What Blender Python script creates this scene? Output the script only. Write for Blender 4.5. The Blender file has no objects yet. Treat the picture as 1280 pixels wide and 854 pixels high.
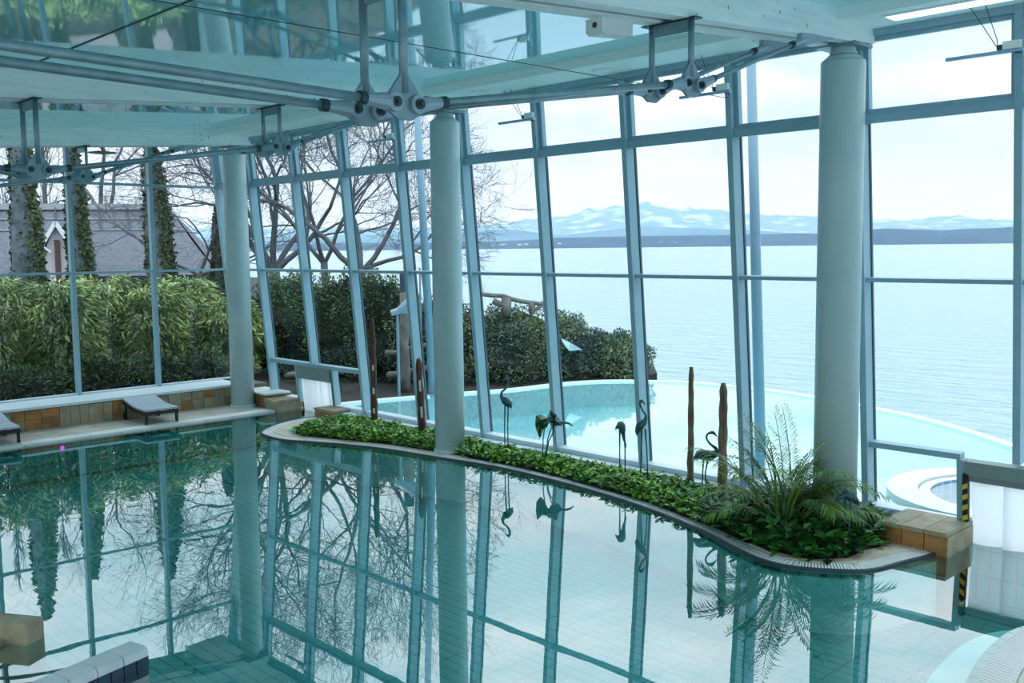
import bpy, math, random
from mathutils import Vector, Matrix
R_ = random.Random(7)
SC = bpy.context.scene
COL = SC.collection
PI = math.pi

# ------------------------------------------------------------------ camera
F_PX, YAW, PITCH, ROLL, CAM_H = 1235.96, -0.8022, -0.0944, -0.0111, 2.9093
_F = Vector((math.sin(YAW)*math.cos(PITCH), math.cos(YAW)*math.cos(PITCH), math.sin(PITCH)))
_R0 = Vector((math.cos(YAW), -math.sin(YAW), 0)); _U0 = _R0.cross(_F)
_R = _R0*math.cos(ROLL) + _U0*math.sin(ROLL)
_U = _U0*math.cos(ROLL) - _R0*math.sin(ROLL)
CAMP = Vector((0, 0, CAM_H))
cam = bpy.data.cameras.new('camera'); cam_o = bpy.data.objects.new('camera', cam); COL.objects.link(cam_o)
cam.sensor_width = 36; cam.lens = F_PX*36/1280; cam.clip_start = .05; cam.clip_end = 60000
_m = Matrix((_R, _U, -_F)).transposed().to_4x4(); _m.translation = CAMP
cam_o.matrix_world = _m
SC.camera = cam_o
SC.view_settings.view_transform = 'Standard'; SC.view_settings.look = 'None'
SC.view_settings.exposure = 0.92; SC.view_settings.gamma = 1.0; SC.view_settings.use_curve_mapping = False
SC.cycles.transparent_max_bounces = 24; SC.cycles.max_bounces = 10
SC.cycles.volume_bounces = 3; SC.cycles.diffuse_bounces = 6; SC.cycles.glossy_bounces = 5
SC.cycles.use_denoising = True; SC.cycles.sample_clamp_indirect = 6.0

def ray(px, py): return _F + _R*((px-640)/F_PX) + _U*((427-py)/F_PX)
def on_z(px, py, z): d = ray(px, py); return CAMP + d*((z-CAM_H)/d.z)
def at_dist(px, py, dist):
    d = ray(px, py); return CAMP + d*(dist/math.hypot(d.x, d.y))
def to_px(P):
    v = Vector(P)-CAMP; z = v.dot(_F)
    if z <= .1: return None
    return (640+F_PX*v.dot(_R)/z, 427-F_PX*v.dot(_U)/z)

# ------------------------------------------------------------------ sky
W = bpy.data.worlds.new('sky'); SC.world = W; W.use_nodes = True
nt = W.node_tree; nt.nodes.clear()
def N(t, k, **kw):
    n = t.nodes.new(k)
    for a, b in kw.items(): setattr(n, a, b)
    return n
SKY_STRENGTH = 1.0
tc = N(nt, 'ShaderNodeTexCoord'); sx = N(nt, 'ShaderNodeSeparateXYZ'); nt.links.new(tc.outputs['Generated'], sx.inputs[0])
mp = N(nt, 'ShaderNodeMapping'); mp.inputs['Scale'].default_value = (1.6, 1.6, 7.0); nt.links.new(tc.outputs['Generated'], mp.inputs[0])
ns = N(nt, 'ShaderNodeTexNoise'); ns.inputs['Scale'].default_value = 2.2; ns.inputs['Detail'].default_value = 6; ns.inputs['Roughness'].default_value = .55
nt.links.new(mp.outputs[0], ns.inputs['Vector'])
cr = N(nt, 'ShaderNodeValToRGB'); cr.color_ramp.elements[0].position = .42; cr.color_ramp.elements[1].position = .62
cr.color_ramp.elements[0].color = (.62, .78, .89, 1); cr.color_ramp.elements[1].color = (.98, .99, 1.0, 1)
nt.links.new(ns.outputs['Fac'], cr.inputs[0])
# overcast law: brighter towards the zenith; bright hazy band at the horizon
zc = N(nt, 'ShaderNodeMath', operation='MAXIMUM'); nt.links.new(sx.outputs['Z'], zc.inputs[0]); zc.inputs[1].default_value = 0
zp = N(nt, 'ShaderNodeMath', operation='POWER'); nt.links.new(zc.outputs[0], zp.inputs[0]); zp.inputs[1].default_value = 1.25
mnm = N(nt, 'ShaderNodeMath', operation='MULTIPLY_ADD'); nt.links.new(zp.outputs[0], mnm.inputs[0]); mnm.inputs[1].default_value = 1.65; mnm.inputs[2].default_value = .515
hz = N(nt, 'ShaderNodeMapRange'); hz.inputs['From Min'].default_value = .03; hz.inputs['From Max'].default_value = .13; nt.links.new(sx.outputs['Z'], hz.inputs[0])
mixc = N(nt, 'ShaderNodeMix', data_type='RGBA'); mixc.inputs['A'].default_value = (.97, .985, 1.0, 1)
nt.links.new(hz.outputs[0], mixc.inputs['Factor']); nt.links.new(cr.outputs[0], mixc.inputs['B'])
bg = N(nt, 'ShaderNodeBackground'); nt.links.new(mixc.outputs['Result'], bg.inputs['Color'])
st = N(nt, 'ShaderNodeMath', operation='MULTIPLY'); nt.links.new(mnm.outputs[0], st.inputs[0]); st.inputs[1].default_value = SKY_STRENGTH
nt.links.new(st.outputs[0], bg.inputs['Strength'])
wo = N(nt, 'ShaderNodeOutputWorld'); nt.links.new(bg.outputs[0], wo.inputs['Surface'])
W.cycles.sampling_method = 'MANUAL'; W.cycles.sample_map_resolution = 512

# ------------------------------------------------------------------ materials
def lin(c):
    return tuple(((x/255)/12.92 if x <= 10 else ((x/255+.055)/1.055)**2.4) for x in c)
MATS = {}
def mat(name, rgb, rough=.5, metal=0., spec=.5, rgb2=None, scale=6., bump=0., bscale=40., island=0., coords='Object', stretch=None, detail=4, coat=0., ramp=(.35, .65)):
    m = bpy.data.materials.new(name); m.use_nodes = True; t = m.node_tree
    b = t.nodes['Principled BSDF']; b.inputs['Roughness'].default_value = rough; b.inputs['Metallic'].default_value = metal
    b.inputs['Specular IOR Level'].default_value = spec; b.inputs['Coat Weight'].default_value = coat
    c1 = (*lin(rgb), 1); b.inputs['Base Color'].default_value = c1
    src = None
    co = N(t, 'ShaderNodeTexCoord'); v = co.outputs[coords]
    if stretch:
        mpn = N(t, 'ShaderNodeMapping'); mpn.inputs['Scale'].default_value = stretch; t.links.new(v, mpn.inputs[0]); v = mpn.outputs[0]
    if rgb2:
        n = N(t, 'ShaderNodeTexNoise'); n.inputs['Scale'].default_value = scale; n.inputs['Detail'].default_value = detail; t.links.new(v, n.inputs['Vector'])
        r = N(t, 'ShaderNodeValToRGB'); r.color_ramp.elements[0].position = ramp[0]; r.color_ramp.elements[1].position = ramp[1]
        r.color_ramp.elements[0].color = c1; r.color_ramp.elements[1].color = (*lin(rgb2), 1); t.links.new(n.outputs['Fac'], r.inputs[0]); src = r.outputs[0]
    if island:
        g = N(t, 'ShaderNodeNewGeometry'); h = N(t, 'ShaderNodeHueSaturation')
        mr = N(t, 'ShaderNodeMapRange'); mr.inputs['To Min'].default_value = 1-island; mr.inputs['To Max'].default_value = 1+island
        t.links.new(g.outputs['Random Per Island'], mr.inputs[0]); t.links.new(mr.outputs[0], h.inputs['Value'])
        if src: t.links.new(src, h.inputs['Color'])
        else: h.inputs['Color'].default_value = c1
        src = h.outputs[0]
    if src: t.links.new(src, b.inputs['Base Color'])
    if bump:
        n = N(t, 'ShaderNodeTexNoise'); n.inputs['Scale'].default_value = bscale; n.inputs['Detail'].default_value = 4; t.links.new(v, n.inputs['Vector'])
        bp = N(t, 'ShaderNodeBump'); bp.inputs['Strength'].default_value = bump; bp.inputs['Distance'].default_value = .02
        t.links.new(n.outputs['Fac'], bp.inputs['Height']); t.links.new(bp.outputs[0], b.inputs['Normal'])
    MATS[name] = m; return m

mat('column', (176, 200, 202), .35, rgb2=(168, 194, 198), scale=2)
mat('frame', (140, 176, 190), .35, rgb2=(132, 170, 184), scale=3)
mat('frame_dark', (52, 84, 92), .4)
mat('beam', (244, 248, 247), .5, rgb2=(228, 238, 238), scale=2.5, stretch=(6, .6, 6), bump=.06, bscale=14)
mat('knot', (90, 105, 108), .7)
mat('soffit', (234, 248, 246), .5)
mat('slot', (158, 168, 170), .6)
mat('steel', (132, 160, 168), .36, metal=.3, rgb2=(114, 144, 154), scale=8)
mat('steel_dark', (54, 70, 76), .45, metal=.4)
mat('steel_light', (150, 172, 184), .38, metal=.2)
mat('white_plastic', (226, 234, 232), .4)
mat('lens', (20, 24, 28), .1)
mat('cable', (70, 88, 96), .6)
mat('chrome_bar', (150, 180, 205), .3, metal=.6)
mat('lamp_disc', (110, 128, 118), .5)
mat('diffuser', (225, 238, 236), .3)
mat('pool_tile', (38, 158, 154), .25, rgb2=(30, 142, 140), scale=1.2)
mat('grout', (8, 66, 68), .7)
mat('pool_wall_tile', (52, 172, 168), .25, island=.12)
mat('coping_white', (208, 220, 218), .5, rgb2=(190, 204, 202), scale=3)
mat('grate', (240, 242, 240), .5)
mat('stone_beige', (206, 202, 188), .6, rgb2=(184, 174, 156), scale=4, island=.1, bump=.1)
mat('deck_tile', (176, 178, 168), .5, rgb2=(150, 150, 138), scale=2.2, bump=.08)
mat('floor_beige', (200, 196, 184), .5, rgb2=(150, 146, 132), scale=2)
for i, (a, b_) in enumerate([((150, 140, 112), (112, 112, 98)), ((170, 122, 66), (134, 92, 52)), ((134, 140, 126), (158, 142, 108)), ((124, 88, 54), (150, 118, 70)), ((160, 156, 136), (140, 126, 96))]):
    mat('stone_%d' % i, a, .6, rgb2=b_, scale=5, bump=.25, bscale=12)
mat('mortar', (92, 92, 80), .8)
mat('sill', (196, 214, 222), .45)
mat('header', (118, 140, 138), .5)
mat('shutter', (120, 128, 130), .5)
mat('black', (18, 24, 24), .6)
mat('yellow', (206, 176, 40), .5)
mat('wicker', (20, 24, 26), .6)
mat('canvas', (160, 178, 190), .8, rgb2=(146, 164, 178), scale=30)
mat('bronze', (30, 62, 68), .42, metal=.35, rgb2=(52, 100, 98), scale=16)
mat('bronze_green', (40, 76, 62), .45, metal=.2, rgb2=(72, 120, 76), scale=10)
mat('drift_red', (88, 44, 22), .6, rgb2=(46, 26, 18), scale=3, stretch=(8, 8, 1.2), bump=.5, bscale=14)
mat('drift_grey', (142, 122, 94), .7, rgb2=(78, 66, 54), scale=3, stretch=(9, 9, 1.0), bump=.6, bscale=14)
mat('inset', (196, 206, 204), .5)
mat('soil', (30, 32, 22), .9)
mat('cover_leaf', (112, 166, 46), .38, island=.65, rgb2=(58, 118, 36), scale=5)
mat('cover_leaf_big', (52, 112, 40), .35, island=.6, rgb2=(28, 76, 32), scale=4)
mat('palm_leaf', (70, 118, 58), .4, island=.5, rgb2=(128, 158, 52), scale=3, ramp=(.45, .75))
mat('palm_stem', (96, 122, 62), .5)
mat('bamboo_leaf', (160, 178, 112), .5, island=.55, rgb2=(96, 126, 76), scale=1.2)
mat('bamboo_cane', (70, 84, 50), .6)
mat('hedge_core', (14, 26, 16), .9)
mat('hedge_leaf', (70, 104, 54), .5, island=.6, rgb2=(36, 66, 44), scale=1.5)
mat('bank_leaf', (98, 118, 70), .55, island=.6, rgb2=(54, 84, 78), scale=.8)  # lightened: the veil of window reflections is put into the leaf colour
mat('bark', (104, 112, 118), .8, rgb2=(76, 84, 90), scale=2, bump=.4)  # glare over the bare branches is put into this lighter bark colour
mat('bark_blue', (104, 118, 128), .8, rgb2=(70, 82, 88), scale=3, bump=.5)
mat('ivy', (66, 84, 48), .6, island=.6)
mat('thatch', (112, 116, 126), .9, rgb2=(84, 88, 98), scale=6, stretch=(1, 1, 8), bump=.8, bscale=30)
mat('thatch_ridge', (164, 166, 174), .9)
mat('render_wall', (206, 200, 206), .8)
mat('timber', (84, 62, 62), .7); mat('batten', (62, 64, 74), .8)
mat('garden_soil', (24, 28, 24), .9, rgb2=(40, 42, 36), scale=1.5)
mat('path', (120, 124, 116), .8)
mat('log', (124, 124, 118), .8, rgb2=(92, 90, 84), scale=4)
mat('outdoor_floor', (196, 232, 236), .5, rgb2=(150, 212, 222), scale=.8)
mat('outdoor_rim', (212, 230, 234), .5)
mat('paving_white', (206, 212, 214), .6)
mat('foam', (240, 246, 248), .7)
mat('mast', (112, 146, 164), .4)
mat('flag_red', (190, 70, 60), .7); mat('sign_blue', (52, 74, 92), .6)
mat('sail_white', (226, 232, 236), .6)
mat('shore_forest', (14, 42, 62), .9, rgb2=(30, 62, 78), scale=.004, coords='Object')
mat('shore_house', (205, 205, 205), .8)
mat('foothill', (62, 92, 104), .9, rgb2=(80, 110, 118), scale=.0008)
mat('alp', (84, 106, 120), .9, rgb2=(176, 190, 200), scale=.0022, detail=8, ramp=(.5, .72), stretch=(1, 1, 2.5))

def mat_emit(name, rgb, s):
    m = bpy.data.materials.new(name); m.use_nodes = True; b = m.node_tree.nodes['Principled BSDF']
    b.inputs['Base Color'].default_value = (*lin(rgb), 1); b.inputs['Emission Color'].default_value = (*lin(rgb), 1); b.inputs['Emission Strength'].default_value = s
    MATS[name] = m
mat_emit('panel_glow', (240, 250, 250), .6)
mat_emit('led_magenta', (235, 60, 235), 1.6)

def mat_mix(name, tint, glossy_col, rough, f0, f1, power, bump=None):
    """transparent body + mirror reflection growing towards grazing view (water, window glass)"""
    m = bpy.data.materials.new(name); m.use_nodes = True; t = m.node_tree; t.nodes.clear()
    o = N(t, 'ShaderNodeOutputMaterial'); mixs = N(t, 'ShaderNodeMixShader'); tr = N(t, 'ShaderNodeBsdfTransparent'); gl = N(t, 'ShaderNodeBsdfGlossy')
    tr.inputs['Color'].default_value = (*tint, 1); gl.inputs['Color'].default_value = (*glossy_col, 1); gl.inputs['Roughness'].default_value = rough
    lw = N(t, 'ShaderNodeLayerWeight'); lw.inputs['Blend'].default_value = .5
    pw = N(t, 'ShaderNodeMath', operation='POWER'); t.links.new(lw.outputs['Facing'], pw.inputs[0]); pw.inputs[1].default_value = power
    mr = N(t, 'ShaderNodeMapRange'); t.links.new(pw.outputs[0], mr.inputs[0]); mr.inputs['To Min'].default_value = f0; mr.inputs['To Max'].default_value = f1
    t.links.new(mr.outputs[0], mixs.inputs[0]); t.links.new(tr.outputs[0], mixs.inputs[1]); t.links.new(gl.outputs[0], mixs.inputs[2]); t.links.new(mixs.outputs[0], o.inputs[0])
    if bump:
        co = N(t, 'ShaderNodeTexCoord'); n = N(t, 'ShaderNodeTexNoise'); n.inputs['Scale'].default_value = bump[0]; n.inputs['Detail'].default_value = 2
        t.links.new(co.outputs['Object'], n.inputs['Vector'])
        bp = N(t, 'ShaderNodeBump'); bp.inputs['Strength'].default_value = bump[1]; bp.inputs['Distance'].default_value = bump[2]
        t.links.new(n.outputs['Fac'], bp.inputs['Height']); t.links.new(bp.outputs[0], gl.inputs['Normal'])
    MATS[name] = m
mat_mix('glass', (.93, .97, .98), (1, 1, 1), 0.0, .012, .35, 4)
mat_mix('water', (.50, .93, .93), (.94, 1, 1), 0.0, .06, .66, 1.5, (1.6, .04, .02))
mat_mix('outdoor_water', (.80, .97, .98), (1, 1, 1), 0.03, .06, .85, 2.6, (2.5, .12, .02))

def mat_ceiling():
    m = bpy.data.materials.new('teal_gloss'); m.use_nodes = True; t = m.node_tree; b = t.nodes['Principled BSDF']
    b.inputs['Base Color'].default_value = (*lin((140, 226, 234)), 1); b.inputs['Roughness'].default_value = .5
    o = t.nodes['Material Output']; gl = N(t, 'ShaderNodeBsdfGlossy'); gl.inputs['Roughness'].default_value = .03; gl.inputs['Color'].default_value = (.9, 1, 1, 1)
    lw = N(t, 'ShaderNodeLayerWeight'); pw = N(t, 'ShaderNodeMath', operation='POWER'); pw.inputs[1].default_value = 2.0; t.links.new(lw.outputs['Facing'], pw.inputs[0])
    mr = N(t, 'ShaderNodeMapRange'); mr.inputs['To Min'].default_value = .03; mr.inputs['To Max'].default_value = .9; t.links.new(pw.outputs[0], mr.inputs[0])
    ms = N(t, 'ShaderNodeMixShader'); t.links.new(mr.outputs[0], ms.inputs[0]); t.links.new(b.outputs[0], ms.inputs[1]); t.links.new(gl.outputs[0], ms.inputs[2]); t.links.new(ms.outputs[0], o.inputs[0])
    MATS['teal_gloss'] = m
mat_ceiling()
def mat_lake():
    m = bpy.data.materials.new('lake'); m.use_nodes = True; t = m.node_tree; b = t.nodes['Principled BSDF']
    b.inputs['Base Color'].default_value = (*lin((132, 160, 174)), 1); b.inputs['Roughness'].default_value = .12; b.inputs['IOR'].default_value = 1.33
    co = N(t, 'ShaderNodeTexCoord'); mpn = N(t, 'ShaderNodeMapping'); mpn.inputs['Rotation'].default_value = (0, 0, .9); mpn.inputs['Scale'].default_value = (.35, 1.0, 1); t.links.new(co.outputs['Object'], mpn.inputs[0])
    n = N(t, 'ShaderNodeTexNoise'); n.inputs['Scale'].default_value = .8; n.inputs['Detail'].default_value = 5; n.inputs['Roughness'].default_value = .6; t.links.new(mpn.outputs[0], n.inputs['Vector'])
    bp = N(t, 'ShaderNodeBump'); bp.inputs['Strength'].default_value = .9; bp.inputs['Distance'].default_value = .35; t.links.new(n.outputs['Fac'], bp.inputs['Height']); t.links.new(bp.outputs[0], b.inputs['Normal'])
    MATS['lake'] = m
mat_lake()
def mat_curtain():
    m = bpy.data.materials.new('pvc_curtain'); m.use_nodes = True; t = m.node_tree; b = t.nodes['Principled BSDF']
    b.inputs['Base Color'].default_value = (*lin((236, 242, 246)), 1); b.inputs['Roughness'].default_value = .3
    b.inputs['Transmission Weight'].default_value = 0
    o = t.nodes['Material Output']; tl = N(t, 'ShaderNodeBsdfTranslucent'); tl.inputs['Color'].default_value = (.92, .96, 1, 1)
    ms = N(t, 'ShaderNodeMixShader'); ms.inputs[0].default_value = .6; t.links.new(b.outputs[0], ms.inputs[1]); t.links.new(tl.outputs[0], ms.inputs[2]); t.links.new(ms.outputs[0], o.inputs[0])
    MATS['pvc_curtain'] = m
mat_curtain()

# ------------------------------------------------------------------ mesh helpers
class MB:
    def __init__(s): s.v = []; s.f = []
    def add(s, vs, fs):
        o = len(s.v); s.v += [tuple(v) for v in vs]; s.f += [tuple(i+o for i in f) for f in fs]; return s
    def box(s, x0, x1, y0, y1, z0, z1):
        return s.add([(x, y, z) for z in (z0, z1) for y in (y0, y1) for x in (x0, x1)],
                     [(0, 2, 3, 1), (4, 5, 7, 6), (0, 1, 5, 4), (1, 3, 7, 5), (3, 2, 6, 7), (2, 0, 4, 6)])
    def bar(s, p0, p1, w, h, side=(1, 0, 0)):
        p0 = Vector(p0); p1 = Vector(p1); d = (p1-p0).normalized(); a = Vector(side); a = (a-d*a.dot(d)).normalized(); b = d.cross(a)
        vs = []
        for p in (p0, p1):
            for i, j in ((-1, -1), (1, -1), (1, 1), (-1, 1)): vs.append(p+a*(i*w/2)+b*(j*h/2))
        return s.add(vs, [(0, 3, 2, 1), (4, 5, 6, 7), (0, 1, 5, 4), (1, 2, 6, 5), (2, 3, 7, 6), (3, 0, 4, 7)])
    def tube(s, pts, rad, n=8, cap=True):
        pts = [Vector(p) for p in pts]; m = len(pts)
        if not hasattr(rad, '__len__'): rad = [rad]*m
        prev = None; vs = []
        for i, p in enumerate(pts):
            d = (pts[min(i+1, m-1)]-pts[max(i-1, 0)])
            d = d.normalized() if d.length > 1e-9 else Vector((0, 0, 1))
            if prev is None:
                a = Vector((1, 0, 0)) if abs(d.x) < .8 else Vector((0, 1, 0))
            else: a = prev
            a = a-d*a.dot(d)
            a = a.normalized() if a.length > 1e-6 else d.orthogonal().normalized()
            prev = a; b = d.cross(a)
            for k in range(n):
                t = 2*PI*k/n; vs.append(p+(a*math.cos(t)+b*math.sin(t))*rad[i])
        fs = [(i*n+k, i*n+(k+1) % n, (i+1)*n+(k+1) % n, (i+1)*n+k) for i in range(m-1) for k in range(n)]
        if cap: fs += [tuple(reversed(range(n))), tuple(range((m-1)*n, m*n))]
        return s.add(vs, fs)
    def lathe(s, prof, n=24, o=(0, 0, 0)):
        vs = [(o[0]+r*math.cos(2*PI*k/n), o[1]+r*math.sin(2*PI*k/n), o[2]+z) for r, z in prof for k in range(n)]; m = len(prof)
        fs = [(i*n+k, i*n+(k+1) % n, (i+1)*n+(k+1) % n, (i+1)*n+k) for i in range(m-1) for k in range(n)]
        fs += [tuple(reversed(range(n))), tuple(range((m-1)*n, m*n))]
        return s.add(vs, fs)
    def prism(s, poly, z0, z1):
        n = len(poly); vs = [(p[0], p[1], z0) for p in poly]+[(p[0], p[1], z1) for p in poly]
        return s.add(vs, [tuple(reversed(range(n))), tuple(range(n, 2*n))]+[(i, (i+1) % n, n+(i+1) % n, n+i) for i in range(n)])
    def extr(s, poly, axis, t):       # closed 3D polygon extruded along vector
        n = len(poly); a = Vector(axis)*t; vs = [Vector(p)-a/2 for p in poly]+[Vector(p)+a/2 for p in poly]
        return s.add(vs, [tuple(reversed(range(n))), tuple(range(n, 2*n))]+[(i, (i+1) % n, n+(i+1) % n, n+i) for i in range(n)])
    def ell(s, c, r, n=12, m=8, rot=None, f=None):
        vs = []
        for i in range(m+1):
            t = PI*i/m
            for k in range(n):
                u = 2*PI*k/n; p = Vector((math.sin(t)*math.cos(u)*r[0], math.sin(t)*math.sin(u)*r[1], math.cos(t)*r[2]))
                if f: p = f(p)
                if rot: p = rot @ p
                vs.append(p+Vector(c))
        fs = [(i*n+k, (i+1)*n+k, (i+1)*n+(k+1) % n, i*n+(k+1) % n) for i in range(m) for k in range(n)]
        return s.add(vs, fs)
    def leaf(s, p, d, nrm, L, w, fold=.15):
        d = d.normalized(); a = d.cross(nrm)
        if a.length < 1e-5: a = d.orthogonal()
        a.normalize(); u = a.cross(d)
        return s.add([p, p+d*(L*.45)+a*(w/2)+u*(fold*w), p+d*L, p+d*(L*.45)-a*(w/2)+u*(fold*w)], [(0, 1, 2), (0, 2, 3)])
    def mesh(s, name, smooth=False):
        me = bpy.data.meshes.new(name); me.from_pydata(s.v, [], s.f); me.update()
        if smooth: me.polygons.foreach_set('use_smooth', [True]*len(me.polygons))
        return me
    def build(s, name, m, parent=None, smooth=False):
        me = s.mesh(name, smooth); me.materials.append(MATS[m]); o = bpy.data.objects.new(name, me); COL.objects.link(o)
        if parent: o.parent = parent; o.matrix_parent_inverse = Matrix.Translation(-parent.location) if parent.rotation_euler[2] == 0 else parent.matrix_basis.inverted()
        return o
def link_copy(o, parent=None, loc=None, name=None):
    c = o.copy(); COL.objects.link(c)
    if parent: c.parent = parent
    if loc is not None: c.location = loc
    return c
def empty(name, loc=(0, 0, 0)):
    e = bpy.data.objects.new(name, None); e.empty_display_size = .1; COL.objects.link(e); e.location = loc; return e
def tag(o, label=None, cat=None, group=None, kind=None):
    if label: o['label'] = label
    if cat: o['category'] = cat
    if group: o['group'] = group
    if kind: o['kind'] = kind
    return o
def thing(name, label, cat, loc=(0, 0, 0), group=None): return tag(empty(name, loc), label, cat, group)
def structure(o, label=None): o['kind'] = 'structure'; o['label'] = label or o.name.replace('_', ' '); return o
def catmull(P, n=8, closed=False):
    P = [Vector(p) for p in P]; out = []; m = len(P)
    for i in range(m if closed else m-1):
        g = (lambda k: P[k % m]) if closed else (lambda k: P[max(0, min(m-1, k))])
        p0, p1, p2, p3 = g(i-1), g(i), g(i+1), g(i+2)
        for k in range(n):
            t = k/n; out.append(.5*((2*p1)+(p2-p0)*t+(2*p0-5*p1+4*p2-p3)*t*t+(3*p1-p0-3*p2+p3)*t**3))
    if not closed: out.append(P[-1])
    return out
def resample(P, step):
    L = [0]
    for a, b in zip(P, P[1:]): L.append(L[-1]+(b-a).length)
    n = max(2, round(L[-1]/step)); out = []; j = 0
    for i in range(n+1):
        s = L[-1]*i/n
        while j < len(P)-2 and L[j+1] < s: j += 1
        t = (s-L[j])/max(1e-9, L[j+1]-L[j]); out.append(P[j].lerp(P[j+1], min(1, t)))
    return out
def offset(P, d):
    out = []
    for i, p in enumerate(P):
        t = P[min(i+1, len(P)-1)]-P[max(i-1, 0)]; t.z = 0; t.normalize(); out.append(p+Vector((-t.y, t.x, 0))*d)
    return out

# ------------------------------------------------------------------ room constants
DF, TAN, XE, BAY = 9.906, .0863, -4.773, 1.5         # front glazing: base line y, lean inwards, mullion row
XW = -18.07                                            # left glazing
Z_T, Z_M, Z_L, Z_S, Z_H = 4.145, 2.548, .83, .17, 5.0  # transoms, sill, head
WATER, POOL_FLOOR, DECK = -.04, -.62, -.02
COLX = [-4.81, -10.81, -16.81]; COLY = 9.18
def FP(x, z, d=0.): return Vector((x, DF-TAN*z-d, z))
def beam_z(y): return 4.84+.066*(y-9.27)               # underside of roof beams
FN = Vector((0, 1, TAN)).normalized()

# ------------------------------------------------------------------ lake, far shore, mountains, ground
lake = structure(MB().add([(-40000, -6000, -2.6), (40000, -6000, -2.6), (40000, 40000, -2.6), (-40000, 40000, -2.6)], [(0, 1, 2, 3)]).build('lake', 'lake'), 'wide rippled pale blue lake beyond the windows')

def ridge(name, m, dist, depth, prof, jag, seed, label, nseg=260, jn=7):
    """a mountain range with real depth: rows from the near foot over the crest to the far foot"""
    rr = random.Random(seed); mb = MB(); ph = [(rr.uniform(0, 6.28), rr.uniform(.6, 1.4)) for _ in range(24)]
    x0, x1 = prof[0][0], prof[-1][0]; rows = 9; vs = []
    def h_at(px):
        for (a, ha), (b, hb) in zip(prof, prof[1:]):
            if a <= px <= b: return ha+(hb-ha)*(px-a)/(b-a)
        return prof[-1][1]
    for j in range(rows):
        t = j/(rows-1); shape = 1-abs(t-.5)*2
        for i in range(nseg+1):
            px = x0+(x1-x0)*i/nseg; D = dist+depth*(t-.5)
            d = ray(px, 305); d = Vector((d.x, d.y, 0)).normalized(); p = d*D
            H = h_at(px)/F_PX*dist*math.sqrt(1+((px-640)/F_PX)**2)**-1*1.0
            nz = sum(math.sin(px*.006*(k+1)**1.35*ph[k][1]+ph[k][0]+j*1.3*(1 if j != rows//2 else .0))/(k+1)**.9 for k in range(jn*2))*jag
            z = -2.6+max(0, (H+2.6)*(shape**.8)*(1+nz*.5)+H*nz*.25*shape) if 0 < j < rows-1 else -3.
            vs.append((p.x, p.y, z))
    n = nseg+1
    mb.add(vs, [(j*n+i, j*n+i+1, (j+1)*n+i+1, (j+1)*n+i) for j in range(rows-1) for i in range(nseg)])
    return structure(mb.build(name, m), label)
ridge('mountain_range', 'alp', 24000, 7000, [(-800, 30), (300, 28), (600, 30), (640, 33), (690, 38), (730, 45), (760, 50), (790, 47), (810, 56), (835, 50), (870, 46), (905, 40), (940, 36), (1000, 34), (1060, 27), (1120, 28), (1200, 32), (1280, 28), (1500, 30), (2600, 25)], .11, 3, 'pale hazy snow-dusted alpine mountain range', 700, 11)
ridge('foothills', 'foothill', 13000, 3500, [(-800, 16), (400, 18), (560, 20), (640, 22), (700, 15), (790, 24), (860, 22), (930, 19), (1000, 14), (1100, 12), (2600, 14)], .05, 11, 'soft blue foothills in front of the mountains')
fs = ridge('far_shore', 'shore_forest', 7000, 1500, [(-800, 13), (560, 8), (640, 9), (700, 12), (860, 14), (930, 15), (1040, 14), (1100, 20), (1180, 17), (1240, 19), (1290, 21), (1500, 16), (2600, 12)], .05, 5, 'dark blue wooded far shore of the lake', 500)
hm = MB()
for i in range(130):
    px = R_.uniform(600, 1280); D = 6700-R_.uniform(0, 250); d = ray(px, 305); d = Vector((d.x, d.y, 0)).normalized(); p = d*D
    z = R_.uniform(2, 28); s = R_.uniform(4, 11); hm.box(p.x-s, p.x+s, p.y-s, p.y+s, z-4, z+s*.7)
tag(hm.build('shore_houses', 'shore_house', fs), 'tiny pale houses dotted along the shore', kind='stuff')

# thin lake haze: a homogeneous scattering slab between the near water and the mountains
hzm = bpy.data.materials.new('haze'); hzm.use_nodes = True; ht = hzm.node_tree; ht.nodes.clear()
ho = N(ht, 'ShaderNodeOutputMaterial'); hv = N(ht, 'ShaderNodeVolumeScatter'); hv.inputs['Color'].default_value = (.36, .62, 1.0, 1); hv.inputs['Density'].default_value = 4.2e-5; hv.inputs['Anisotropy'].default_value = .3
ht.links.new(hv.outputs[0], ho.inputs['Volume']); MATS['haze'] = hzm
tag(MB().box(-42000, 42000, 900, 39000, -2.4, 1700).build('haze', 'haze'), 'thin blue haze over the lake', 'haze', kind='stuff')

# garden ground on the left
gp = [(-18.2, -30), (-18.2, 9.95), (-15.9, 9.95), (-15.75, 11.3), (-15.3, 12.8), (-14.8, 14.1), (-14.7, 15.6), (-14.2, 16.6), (-14.0, 18.2), (-15.2, 19.6), (-19, 21.5), (-26, 24), (-40, 30), (-90, 55), (-140, 60), (-140, -30)]
structure(MB().prism(gp, -2.8, -.02).build('garden_ground', 'garden_soil'), 'dark planted garden soil outside the left windows')

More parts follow.
